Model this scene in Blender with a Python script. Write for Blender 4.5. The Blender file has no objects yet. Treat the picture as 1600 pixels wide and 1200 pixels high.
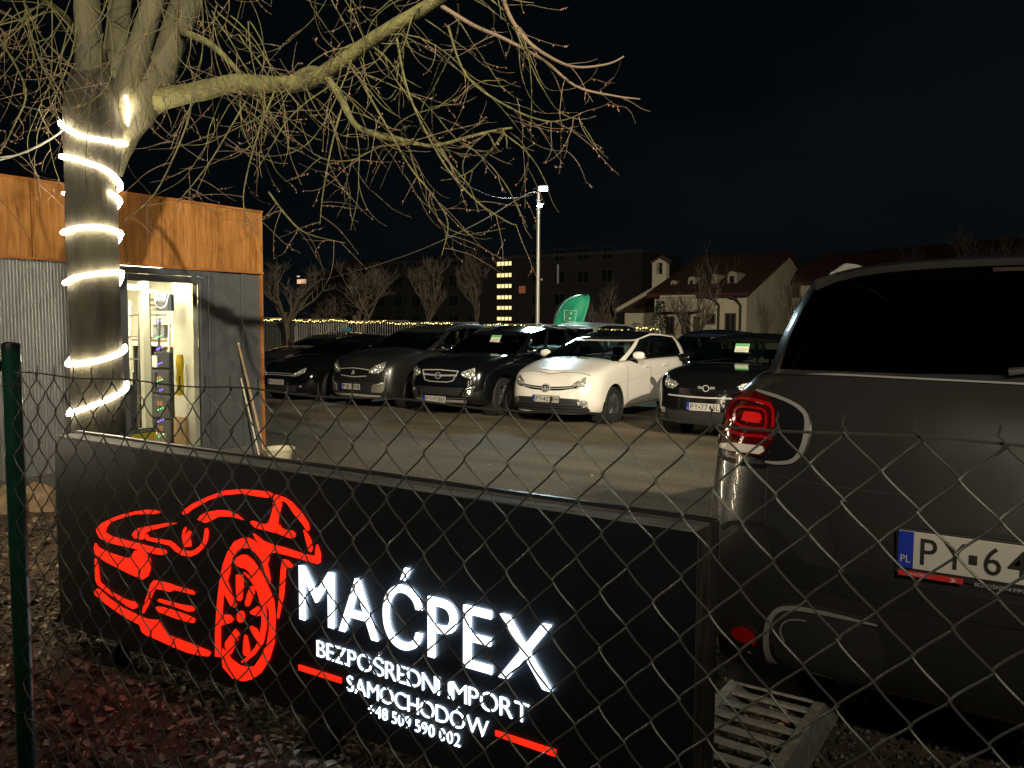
import bpy, bmesh, math, random
from mathutils import Vector, Matrix, Euler
from mathutils.bvhtree import BVHTree
from mathutils.geometry import tessellate_polygon
random.seed(7)
SC = bpy.context.scene
COL = SC.collection
R = math.radians
PI = math.pi
# ------------------------------------------------------------------ camera
CAMH = 1.75
CM = Matrix.Rotation(R(33.69), 4, 'Z') @ Matrix.Rotation(R(90 - 4.18), 4, 'X') @ Matrix.Rotation(R(.28), 4, 'Z')
cam = bpy.data.cameras.new('camera'); cam.lens = 29.25; cam.sensor_width = 36
cam.clip_start = .05; cam.clip_end = 2000
camo = bpy.data.objects.new('camera', cam); COL.objects.link(camo)
camo.matrix_world = Matrix.Translation((0, 0, CAMH)) @ CM
SC.camera = camo
C0 = Vector((0, 0, CAMH)); C3 = CM.to_3x3()
def ray(px, py): return C3 @ Vector(((px - 800) / 1300, (600 - py) / 1300, -1.0))
def onX(px, py, X): r = ray(px, py); return C0 + r * (X / r.x)
def onY(px, py, Y): r = ray(px, py); return C0 + r * (Y / r.y)
def onZ(px, py, Z): r = ray(px, py); return C0 + r * ((Z - CAMH) / r.z)
def atD(px, py, D): r = ray(px, py); return C0 + r * D
# ------------------------------------------------------------------ view, world
SC.view_settings.view_transform = 'Standard'; SC.view_settings.look = 'None'
SC.view_settings.gamma = 1; SC.view_settings.exposure = 0; SC.view_settings.use_curve_mapping = False
SC.cycles.use_denoising = True
SC.cycles.max_bounces = 7; SC.cycles.transparent_max_bounces = 12
SC.cycles.sample_clamp_indirect = 3.0
SC.cycles.caustics_reflective = False; SC.cycles.caustics_refractive = False
try: SC.cycles.use_light_tree = True
except Exception: pass
W = bpy.data.worlds.new('World'); SC.world = W; W.use_nodes = True
nt = W.node_tree; nt.nodes.clear()
out = nt.nodes.new('ShaderNodeOutputWorld'); bg = nt.nodes.new('ShaderNodeBackground')
tc = nt.nodes.new('ShaderNodeTexCoord'); mp = nt.nodes.new('ShaderNodeMapping')
mp.inputs['Scale'].default_value = (1.0, 1.0, 3.0)
nz = nt.nodes.new('ShaderNodeTexNoise'); nz.inputs['Scale'].default_value = 1.1; nz.inputs['Detail'].default_value = 6
nz.inputs['Roughness'].default_value = .55
cr = nt.nodes.new('ShaderNodeValToRGB')
cr.color_ramp.elements[0].position = .42; cr.color_ramp.elements[0].color = (.0012, .0020, .0026, 1)
cr.color_ramp.elements[1].position = .66; cr.color_ramp.elements[1].color = (.0026, .0044, .0052, 1)
nt.links.new(tc.outputs['Generated'], mp.inputs[0]); nt.links.new(mp.outputs[0], nz.inputs[0])
nt.links.new(nz.outputs[0], cr.inputs[0]); nt.links.new(cr.outputs[0], bg.inputs[0])
bg.inputs[1].default_value = 1.0
nt.links.new(bg.outputs[0], out.inputs[0])
# ------------------------------------------------------------------ the street lamp behind the camera lights the car park
LAMP = Vector((4.5, -9.5, 8.2)); LAMP2 = Vector((13.0, -6.5, 10.0))
def spot(name, loc, target, energy, color, size, blend, radius, parent=None):
    l = bpy.data.lights.new(name, 'SPOT'); l.energy = energy; l.color = color
    l.spot_size = R(size); l.spot_blend = blend; l.shadow_soft_size = radius
    o = bpy.data.objects.new(name, l); COL.objects.link(o)
    d = (Vector(target) - Vector(loc)).normalized()
    o.rotation_euler = d.to_track_quat('-Z', 'Y').to_euler(); o.location = loc
    return o
spot('street_lamp_light', LAMP, (-8.2, 30, 7.2), 15000, (1.0, .86, .64), 68, 1.0, .16)
spot('street_lamp_light', LAMP2, (-12, 18, 6.5), 47000, (1.0, .86, .64), 53, 1.0, .18)
# ------------------------------------------------------------------ helpers
def tag(o, label=None, cat=None, group=None, kind=None):
    if label: o['label'] = label
    if cat: o['category'] = cat
    if group: o['group'] = group
    if kind: o['kind'] = kind
    return o
def empty(name, loc=(0, 0, 0), rz=0.0):
    o = bpy.data.objects.new(name, None); COL.objects.link(o); o.location = loc; o.rotation_euler = (0, 0, rz)
    o.empty_display_size = .1
    return o
def thing(name, label, cat, loc=(0, 0, 0), rz=0.0, group=None):
    return tag(empty(name, loc, rz), label, cat, group)
class MB:
    def __init__(s): s.v = []; s.f = []; s.m = []
    def add(s, vs, fs, mi=0):
        b = len(s.v); s.v += [tuple(v) for v in vs]; s.f += [tuple(i + b for i in f) for f in fs]; s.m += [mi] * len(fs)
    def box(s, a, b, mi=0):
        x0, y0, z0 = a; x1, y1, z1 = b
        x0, x1 = min(x0, x1), max(x0, x1); y0, y1 = min(y0, y1), max(y0, y1); z0, z1 = min(z0, z1), max(z0, z1)
        s.add([(x0,y0,z0),(x1,y0,z0),(x1,y1,z0),(x0,y1,z0),(x0,y0,z1),(x1,y0,z1),(x1,y1,z1),(x0,y1,z1)],
              [(3,2,1,0),(4,5,6,7),(0,1,5,4),(1,2,6,5),(2,3,7,6),(3,0,4,7)], mi)
    def tube(s, pts, rad, n=6, mi=0, caps=True, closed=False):
        pts = [Vector(p) for p in pts]
        if not isinstance(rad, (list, tuple)): rad = [rad] * len(pts)
        m = len(pts); rings = []
        up = None
        for i, p in enumerate(pts):
            if closed: t = pts[(i + 1) % m] - pts[i - 1]
            else: t = (pts[min(i + 1, m - 1)] - pts[max(i - 1, 0)])
            if t.length < 1e-9: t = Vector((0, 0, 1))
            t.normalize()
            if up is None:
                up = Vector((0, 0, 1)) if abs(t.z) < .9 else Vector((1, 0, 0))
            x = up - t * up.dot(t)
            if x.length < 1e-6: x = Vector((1, 0, 0)) - t * t.x
            x.normalize(); up = x; y = t.cross(x)
            rings.append([p + x * (rad[i] * math.cos(2*PI*k/n)) + y * (rad[i] * math.sin(2*PI*k/n)) for k in range(n)])
        vs = [v for r in rings for v in r]; fs = []
        for i in range(m if closed else m - 1):
            j = (i + 1) % m
            for k in range(n):
                fs.append((i*n+k, i*n+(k+1)%n, j*n+(k+1)%n, j*n+k))
        if caps and not closed:
            fs.append(tuple(range(n - 1, -1, -1))); fs.append(tuple((m-1)*n + k for k in range(n)))
        s.add(vs, fs, mi)
    def lathe(s, prof, n=24, axis='Z', c=(0, 0, 0), mi=0):
        c = Vector(c); vs = []; fs = []
        for (r, h) in prof:
            for k in range(n):
                a = 2*PI*k/n; x, y = r*math.cos(a), r*math.sin(a)
                v = {'Z': (x, y, h), 'X': (h, x, y), 'Y': (x, h, y)}[axis]
                vs.append(c + Vector(v))
        for i in range(len(prof) - 1):
            for k in range(n):
                fs.append((i*n+k, i*n+(k+1)%n, (i+1)*n+(k+1)%n, (i+1)*n+k))
        s.add(vs, fs, mi)
    def prism(s, poly, f0, f1, mi=0):
        """poly: list of 2D points; f0(p), f1(p) map a 2D point to the back / front 3D point"""
        n = len(poly); a = [f0(p) for p in poly]; b = [f1(p) for p in poly]
        tri = tessellate_polygon([[Vector((p[0], p[1], 0)) for p in poly]])
        fs = [tuple(reversed(t)) for t in tri] + [tuple(i + n for i in t) for t in tri]
        fs += [(i, (i + 1) % n, n + (i + 1) % n, n + i) for i in range(n)]
        s.add(a + b, fs, mi)
    def mesh(s, name, mats, smooth=None, fixn=True):
        me = bpy.data.meshes.new(name); me.from_pydata([tuple(v) for v in s.v], [], s.f)
        if not isinstance(mats, (list, tuple)): mats = [mats]
        for m in mats: me.materials.append(m)
        if len(mats) > 1:
            me.polygons.foreach_set('material_index', s.m)
        if fixn:
            bm = bmesh.new(); bm.from_mesh(me); bmesh.ops.recalc_face_normals(bm, faces=bm.faces); bm.to_mesh(me); bm.free()
        if smooth is not None:
            me.polygons.foreach_set('use_smooth', [True] * len(me.polygons))
            me.set_sharp_from_angle(angle=R(smooth))
        me.update(); return me
    def build(s, name, mats, parent=None, smooth=None, loc=None, fixn=True):
        return obj(name, s.mesh(name, mats, smooth, fixn), parent, loc)
def obj(name, me, parent=None, loc=None, rot=None):
    o = bpy.data.objects.new(name, me); COL.objects.link(o)
    if parent: o.parent = parent
    if loc: o.location = loc
    if rot: o.rotation_euler = rot
    return o
def bevel(me, w=.01, seg=2):
    bm = bmesh.new(); bm.from_mesh(me)
    bmesh.ops.bevel(bm, geom=[e for e in bm.edges if e.calc_face_angle(0) > .5], offset=w, segments=seg, profile=.6, affect='EDGES', clamp_overlap=True)
    bm.to_mesh(me); bm.free(); return me
def bbox_obj(name, a, b, mat, parent=None, bv=.006, loc=None):
    m = MB(); m.box(a, b); me = m.mesh(name, mat); bevel(me, bv, 2)
    return obj(name, me, parent, loc)
def copy_tree(o, parent=None):
    c = o.copy(); COL.objects.link(c)
    if parent: c.parent = parent
    for ch in [x for x in bpy.data.objects if x.parent == o]: copy_tree(ch, c)
    return c
# ------------------------------------------------------------------ materials
def N(t, kind, **kw):
    n = t.nodes.new(kind)
    for k, v in kw.items():
        if k in n.inputs: n.inputs[k].default_value = v
        else: setattr(n, k, v)
    return n
def mat(name, col, rough=.5, metal=0.0, coat=0.0, bump=0.0, bscale=60, var=0.0, vscale=8, spec=.5, col2=None, stretch=None, rvar=0.0, trans=0.0, detail=4, coatr=.03):
    m = bpy.data.materials.new(name); m.use_nodes = True; t = m.node_tree; b = t.nodes['Principled BSDF']
    b.inputs['Base Color'].default_value = (*col, 1); b.inputs['Roughness'].default_value = rough
    b.inputs['Metallic'].default_value = metal; b.inputs['Specular IOR Level'].default_value = spec
    b.inputs['Coat Weight'].default_value = coat; b.inputs['Coat Roughness'].default_value = coatr
    if trans: b.inputs['Transmission Weight'].default_value = trans
    tcn = N(t, 'ShaderNodeTexCoord'); mp = N(t, 'ShaderNodeMapping')
    if stretch: mp.inputs['Scale'].default_value = stretch
    t.links.new(tcn.outputs['Object'], mp.inputs[0])
    if var or col2:
        nz = N(t, 'ShaderNodeTexNoise', Scale=vscale, Detail=detail, Roughness=.6)
        t.links.new(mp.outputs[0], nz.inputs[0])
        rp = N(t, 'ShaderNodeValToRGB'); e = rp.color_ramp.elements
        c2 = col2 if col2 else tuple(c * (1 - var) for c in col); c1 = col if col2 else tuple(c * (1 + var) for c in col)
        e[0].position = .34; e[0].color = (*c2, 1); e[1].position = .66; e[1].color = (*c1, 1)
        t.links.new(nz.outputs[0], rp.inputs[0]); t.links.new(rp.outputs[0], b.inputs['Base Color'])
    if rvar:
        n3 = N(t, 'ShaderNodeTexNoise', Scale=vscale * 1.7, Detail=5); t.links.new(mp.outputs[0], n3.inputs[0])
        mr = N(t, 'ShaderNodeMapRange'); mr.inputs['To Min'].default_value = max(.02, rough - rvar); mr.inputs['To Max'].default_value = rough + rvar
        t.links.new(n3.outputs[0], mr.inputs[0]); t.links.new(mr.outputs[0], b.inputs['Roughness'])
    if bump:
        n2 = N(t, 'ShaderNodeTexNoise', Scale=bscale, Detail=5, Roughness=.6); t.links.new(mp.outputs[0], n2.inputs[0])
        bp = N(t, 'ShaderNodeBump', Strength=bump); bp.inputs['Distance'].default_value = .02
        t.links.new(n2.outputs[0], bp.inputs['Height']); t.links.new(bp.outputs[0], b.inputs['Normal'])
    return m
def emat(name, col, strength):
    m = bpy.data.materials.new(name); m.use_nodes = True; t = m.node_tree; b = t.nodes['Principled BSDF']
    b.inputs['Base Color'].default_value = (*[min(.8, c) for c in col], 1)
    b.inputs['Emission Color'].default_value = (*col, 1); b.inputs['Emission Strength'].default_value = strength
    b.inputs['Roughness'].default_value = .4
    return m
def glassmat(name, tint, refl=1.0, rough=.02, base=.04):
    m = bpy.data.materials.new(name); m.use_nodes = True; t = m.node_tree; t.nodes.clear()
    o = N(t, 'ShaderNodeOutputMaterial'); tr = N(t, 'ShaderNodeBsdfTransparent'); tr.inputs[0].default_value = (*tint, 1)
    g = N(t, 'ShaderNodeBsdfGlossy'); g.inputs['Roughness'].default_value = rough; g.inputs[0].default_value = (refl, refl, refl, 1)
    fr = N(t, 'ShaderNodeFresnel'); fr.inputs[0].default_value = 1.5
    mx = N(t, 'ShaderNodeMixShader'); t.links.new(fr.outputs[0], mx.inputs[0]); t.links.new(tr.outputs[0], mx.inputs[1])
    t.links.new(g.outputs[0], mx.inputs[2]); t.links.new(mx.outputs[0], o.inputs[0])
    return m
M = {}
M['black_metal'] = mat('black_metal', (.016, .017, .020), .32, bump=.04, bscale=30, rvar=.1, vscale=6)
M['sign_face'] = mat('sign_face', (.007, .009, .013), .36, rvar=.06, vscale=3, var=.15)
M['sign_worn'] = mat('sign_worn', (.20, .195, .18), .6, col2=(.05, .05, .05), vscale=5, stretch=(.6, 4, 6), bump=.3, bscale=12, detail=7)
M['galv'] = mat('galvanised_wire', (.18, .19, .165), .40, metal=.5, bump=.15, bscale=400, rvar=.12, vscale=60)
M['green_post'] = mat('green_powder_coat', (.014, .085, .055), .32, coat=.3, bump=.05, bscale=90, var=.2, vscale=20)
M['red_edge'] = emat('red_acrylic_edge', (1.0, .05, .02), 2.2)
M['red_glow'] = emat('red_acrylic_lit', (1.0, .020, .006), 1.12)
M['white_glow'] = emat('white_acrylic_lit', (.90, .96, 1.0), 2.0)
M['halo_edge'] = emat('white_halo_edge', (.62, .80, 1.0), 16.0)  # extra edge glow added to throw a halo on the board, in place of bloom
M['led'] = emat('warm_led_rope', (1.0, .85, .60), 66)
M['fairy'] = emat('fairy_bulb', (1.0, .72, .20), 9)
M['rubber'] = mat('rubber', (.014, .014, .015), .75, bump=.15, bscale=200)
M['plastic'] = mat('black_plastic', (.018, .018, .019), .5, bump=.1, bscale=300)
M['badge'] = mat('badge_metal', (.62, .62, .60), .35, metal=.45)
M['recess'] = mat('dark_recess', (.006, .006, .006), .55, spec=.3)
M['gloss_black'] = mat('gloss_black', (.008, .008, .009), .08, coat=.6)
M['chrome'] = mat('chrome', (.75, .76, .74), .12, metal=1.0)
M['alloy'] = mat('alloy_wheel', (.32, .33, .34), .28, metal=.9)
M['alloy_dark'] = mat('dark_alloy', (.08, .085, .09), .3, metal=.8)
M['lens'] = glassmat('lamp_lens', (.9, .93, .95), 1.0, .03)
M['carglass'] = glassmat('car_glass', (.66, .76, .73), 1.0, .01)
M['tintglass'] = glassmat('tinted_glass', (.10, .12, .12), 1.0, .015)
M['winglass'] = glassmat('window_glass', (.90, .93, .92), .9, .01)
M['plate_white'] = mat('number_plate_white', (.42, .41, .37), .45)
M['plate_black'] = mat('number_plate_black', (.012, .012, .012), .5)
M['plate_blue'] = mat('number_plate_blue', (.01, .03, .32), .4)
M['plate_red'] = mat('plate_red', (.45, .02, .02), .45)
M['seat'] = mat('seat_fabric', (.035, .036, .038), .85, bump=.2, bscale=120)
M['headliner'] = mat('headliner', (.25, .25, .23), .9)
M['red_lens'] = mat('red_lamp_lens', (.35, .004, .006), .10, coat=.9, spec=.8)
M['red_deep'] = mat('deep_red_lens', (.06, .002, .003), .08, coat=1.0)
M['wood'] = mat('wood_handle', (.42, .30, .18), .6, bump=.2, bscale=30, var=.2, stretch=(8, 8, 1))
M['bucket'] = mat('cream_plastic', (.62, .58, .42), .45, var=.12, vscale=20)
def carpaint(name, col, metal=.3, rough=.3, coat=1.0, flake=True):
    m = mat(name, col, rough, metal=metal, coat=coat, rvar=.05, vscale=3, coatr=.04)
    return m
# ------------------------------------------------------------------ ground
def ground_mat():
    m = bpy.data.materials.new('packed_gravel'); m.use_nodes = True; t = m.node_tree; b = t.nodes['Principled BSDF']
    tcn = N(t, 'ShaderNodeTexCoord')
    n1 = N(t, 'ShaderNodeTexNoise', Scale=.35, Detail=8, Roughness=.62); t.links.new(tcn.outputs['Object'], n1.inputs[0])
    r1 = N(t, 'ShaderNodeValToRGB'); e = r1.color_ramp.elements
    e[0].position = .33; e[0].color = (.130, .112, .076, 1); e[1].position = .68; e[1].color = (.250, .217, .150, 1)
    t.links.new(n1.outputs[0], r1.inputs[0])
    n2 = N(t, 'ShaderNodeTexNoise', Scale=26, Detail=9, Roughness=.75); t.links.new(tcn.outputs['Object'], n2.inputs[0])
    r2 = N(t, 'ShaderNodeValToRGB'); e = r2.color_ramp.elements
    e[0].position = .36; e[0].color = (.45, .45, .45, 1); e[1].position = .70; e[1].color = (1.45, 1.42, 1.35, 1)
    t.links.new(n2.outputs[0], r2.inputs[0])
    mx = N(t, 'ShaderNodeMix', data_type='RGBA', blend_type='MULTIPLY'); mx.inputs[0].default_value = 1
    t.links.new(r1.outputs[0], mx.inputs[6]); t.links.new(r2.outputs[0], mx.inputs[7])
    # tyre-polished streaks run along the row
    mp = N(t, 'ShaderNodeMapping'); mp.inputs['Scale'].default_value = (.22, 1.5, 1); t.links.new(tcn.outputs['Object'], mp.inputs[0])
    n3 = N(t, 'ShaderNodeTexNoise', Scale=1.0, Detail=5, Roughness=.6); t.links.new(mp.outputs[0], n3.inputs[0])
    r3 = N(t, 'ShaderNodeValToRGB'); e = r3.color_ramp.elements
    e[0].position = .35; e[0].color = (.62, .62, .64, 1); e[1].position = .7; e[1].color = (1.25, 1.23, 1.18, 1)
    t.links.new(n3.outputs[0], r3.inputs[0])
    m2 = N(t, 'ShaderNodeMix', data_type='RGBA', blend_type='MULTIPLY'); m2.inputs[0].default_value = 1
    t.links.new(mx.outputs[2], m2.inputs[6]); t.links.new(r3.outputs[0], m2.inputs[7]); t.links.new(m2.outputs[2], b.inputs['Base Color'])
    mr = N(t, 'ShaderNodeMapRange'); mr.inputs['To Min'].default_value = .55; mr.inputs['To Max'].default_value = .9
    t.links.new(n1.outputs[0], mr.inputs[0]); t.links.new(mr.outputs[0], b.inputs['Roughness'])
    v = N(t, 'ShaderNodeTexVoronoi', Scale=55); t.links.new(tcn.outputs['Object'], v.inputs[0])
    ad = N(t, 'ShaderNodeMath', operation='MULTIPLY_ADD'); ad.inputs[1].default_value = -.5; t.links.new(v.outputs[0], ad.inputs[0]); t.links.new(n2.outputs[0], ad.inputs[2])
    bp = N(t, 'ShaderNodeBump', Strength=.8); bp.inputs['Distance'].default_value = .02
    t.links.new(ad.outputs[0], bp.inputs['Height']); t.links.new(bp.outputs[0], b.inputs['Normal'])
    return m
g = MB(); g.add([(-600,-300,0),(600,-300,0),(600,900,0),(-600,900,0)], [(0,1,2,3)])
tag(g.build('ground', ground_mat()), kind='structure')
soilm = mat('leafy_soil', (.13, .09, .055), .9, col2=(.035, .025, .017), vscale=9, detail=9, bump=1.0, bscale=40)
g = MB()   # verge of bare soil along the fence, gently uneven
nx, ny = 60, 26
for j in range(ny + 1):
    for i in range(nx + 1):
        x = -9.3 + i * (10.6 / nx); y = -.6 + j * (4.6 / ny)
        ed = min(1, j / 3, (ny - j) / 4, i / 3, (nx - i) / 3)
        z = .004 + ed * (.010 + .014 * math.sin(x * 2.1 + y * 3.3) * math.cos(y * 2.7 - x) + random.uniform(0, .010))
        g.v.append((x, y, z))
for j in range(ny):
    for i in range(nx):
        a = j * (nx + 1) + i; g.f.append((a, a + 1, a + nx + 2, a + nx + 1)); g.m.append(0)
tag(g.build('soil_verge', soilm, smooth=60, fixn=False), kind='structure')
# fallen leaves and wood chips
lm = [mat('dead_leaf', (.29, .215, .135), .8, var=.35, vscale=30), mat('pale_dead_leaf', (.46, .38, .27), .75, var=.25, vscale=30), mat('dark_dead_leaf', (.07, .042, .022), .85, var=.3, vscale=30)]
g = MB()
rl = random.Random(3)
for i in range(15000):
    x = rl.uniform(-7.6, -.9) if i % 5 else rl.uniform(-4.8, -1.0); y = rl.uniform(1.0, 5.0) ** 1 if i % 3 else rl.uniform(1.1, 2.8)
    z = rl.uniform(.012, .045) if y < 3.6 else rl.uniform(.006, .03)
    s = rl.uniform(.010, .030) * (1.5 if rl.random() < .10 else 1); a = rl.uniform(0, 2*PI); el = rl.uniform(-.5, .5); asp = rl.uniform(.25, .8)
    m3 = Euler((el, rl.uniform(-.5, .5), a)).to_matrix(); cz = rl.uniform(.1, .5) * s
    pts = [(-s, 0, 0), (-s*.4, s*asp, cz), (s*.5, s*asp*.9, cz*.8), (s*1.1, 0, 0), (s*.5, -s*asp*.8, cz), (-s*.4, -s*asp, cz*.7), (0, 0, -cz*.3)]
    vs = [m3 @ Vector(p) + Vector((x, y, z)) for p in pts]
    k = rl.choices((0, 1, 2), (5, 2, 5))[0]
    g.add(vs, [(6,0,1),(6,1,2),(6,2,3),(6,3,4),(6,4,5),(6,5,0)], k)
tag(g.build('leaf_litter', lm, fixn=False), kind='stuff')
# coarse gravel under the near car
gm = [mat('grey_stone', (.09, .088, .085), .6, var=.5, vscale=40), mat('dark_stone', (.03, .03, .03), .5, var=.4, vscale=40)]
g = MB()
for i in range(9000):
    x = rl.uniform(-1.15, 1.6); y = rl.uniform(1.3, 4.6); s = rl.uniform(.006, .017); z = rl.uniform(.012, .045)
    m3 = Euler((rl.uniform(0, 3), rl.uniform(0, 3), rl.uniform(0, 6))).to_matrix()
    vs = [m3 @ Vector((sx * s * rl.uniform(.6, 1.2), sy * s * rl.uniform(.6, 1.2), sz * s * rl.uniform(.5, .9))) + Vector((x, y, z)) for sx, sy, sz in
          ((1,0,0),(0,1,0),(-1,0,0),(0,-1,0),(0,0,1),(0,0,-1))]
    g.add(vs, [(0,1,4),(1,2,4),(2,3,4),(3,0,4),(1,0,5),(2,1,5),(3,2,5),(0,3,5)], 0 if rl.random() < .35 else 1)
tag(g.build('gravel', gm, fixn=False), kind='stuff')
# leaves and stones scattered on the lot
g = MB()
for i in range(420):
    x = rl.uniform(-12, 0); y = rl.uniform(4.5, 12.0); s = rl.uniform(.008, .022); a = rl.uniform(0, 6)
    m3 = Euler((rl.uniform(-.4, .4), rl.uniform(-.4, .4), a)).to_matrix()
    g.add([m3 @ Vector(p) + Vector((x, y, .012)) for p in ((-s,0,0),(0,s*.6,s*.3),(s,0,0),(0,-s*.6,s*.25))], [(0,1,2),(0,2,3)], rl.choice((0, 1, 1)))
tag(g.build('lot_debris', lm, fixn=False), kind='stuff')

# ------------------------------------------------------------------ text helper (built-in font, each letter its own mesh)
def glyph(ch, size=1.0, off=0.0, ext=0.0):
    cu = bpy.data.curves.new('glyph', 'FONT'); cu.body = ch; cu.size = size; cu.offset = off; cu.extrude = ext; cu.resolution_u = 5
    o = bpy.data.objects.new('glyph', cu); COL.objects.link(o)
    dg = bpy.context.evaluated_depsgraph_get(); me = bpy.data.meshes.new_from_object(o.evaluated_get(dg))
    bpy.data.objects.remove(o); bpy.data.curves.remove(cu)
    return me
_gc = {}
def glyph_data(ch, off, ext):
    k = (ch, off, ext)
    if k not in _gc:
        me = glyph(ch, 1.0, off, ext)
        _gc[k] = ([v.co.copy() for v in me.vertices], [tuple(p.vertices) for p in me.polygons]); bpy.data.meshes.remove(me)
    return _gc[k]
CAP = max(v.y for v in glyph_data('E', 0, 0)[0])
def text_letters(s, x0, x1, z0, z1, off=.0, ext=.0, track=.09, space=.30):
    """list of (char, verts(x,z,depth), faces) spanning x0..x1 and cap height z0..z1"""
    cur = 0; items = []
    for ch in s:
        if ch == ' ': cur += space; continue
        vs, fs = glyph_data(ch, off, ext); mn = min(v.x for v in vs); mxx = max(v.x for v in vs)
        items.append((ch, cur - mn, vs, fs)); cur += (mxx - mn) + track
    tot = cur - track; sx = (x1 - x0) / tot; sz = (z1 - z0) / (CAP + 2 * off)
    return [(ch, [(x0 + (v.x + dx) * sx, z0 + (v.y + off) * sz, v.z) for v in vs], fs) for ch, dx, vs, fs in items]
def merged_text(name, s, x0, x1, z0, z1, matl, parent, place, off=0.0, track=.09, space=.3, ext=0.0, escale=1.0):
    m = MB()
    for ch, vs, fs in text_letters(s, x0, x1, z0, z1, off, ext, track, space):
        m.add([place(x, z, d * escale) for x, z, d in vs], fs)
    return m.build(name, matl, parent, fixn=False)

# ------------------------------------------------------------------ the illuminated sign
SX0, SX1, SY, SZ0, SZ1 = -4.40, -.87, 2.27, .145, 1.15
sign = thing('dealer_sign', 'long black sign board with glowing red car outline and white lettering behind the fence', 'sign', ((SX0 + SX1) / 2, SY + .06, 0))
so = Vector(sign.location)
def SP(x, y, z): return (x - so.x, y - so.y, z - so.z)
m = MB(); m.box(SP(SX0, SY, SZ0), SP(SX1, SY + .12, SZ1 - .003)); me = m.mesh('case', M['sign_face']); bevel(me, .002, 1); obj('case', me, sign)
m = MB(); m.box(SP(SX0 - .012, SY + .12, SZ0 - .012), SP(SX1 + .018, SY + .145, SZ1 + .014)); me = m.mesh('back_frame', M['black_metal']); bevel(me, .004, 2); obj('back_frame', me, sign)
m = MB(); m.box(SP(SX0 + .004, SY + .003, SZ1 - .003), SP(SX1 - .003, SY + .1195, SZ1 + .002)); obj('top_cover', m.mesh('top_cover', M['sign_worn']), sign)
m = MB(); m.box(SP(SX1 + .0005, SY + .01, SZ0 + .01), SP(SX1 + .004, SY + .1195, SZ1 - .005)); obj('side_cover', m.mesh('side_cover', mat('sign_worn_dark', (.012, .012, .013), .5, col2=(.07, .065, .055), vscale=5, stretch=(6, 6, .6), detail=7)), sign)
for lx in (-3.99, -2.50, -1.08):
    m = MB(); m.box(SP(lx, SY - .02, -.02), SP(lx + .13, SY + .06, SZ0 + .001) if False else SP(lx + .13, SY + .06, SZ0 - .001)); me = m.mesh('leg', M['black_metal']); bevel(me, .004, 2); obj('leg', me, sign)
FY = SY - .001
def raised(name, poly, matl, d=.007):
    """outline on the face of the sign, standing proud of it"""
    mm = MB(); mm.prism(poly, lambda p: SP(p[0], FY, p[1]), lambda p: SP(p[0], FY - d, p[1]))
    return mm.build(name, matl, sign)
def pxpoly(pts): return [((q := onY(x, y, FY - .007)).x, q.z) for x, y in pts]
def crop(pts, ox, oy, s): return [(ox + x / s, oy + y / s) for x, y in pts]
LA = lambda *p: crop(p, 130, 750, 8); LB = lambda *p: crop(p, 300, 750, 7.2727); LC = lambda *p: crop(p, 130, 880, 8); LD = lambda *p: crop(p, 310, 880, 6)
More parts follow.
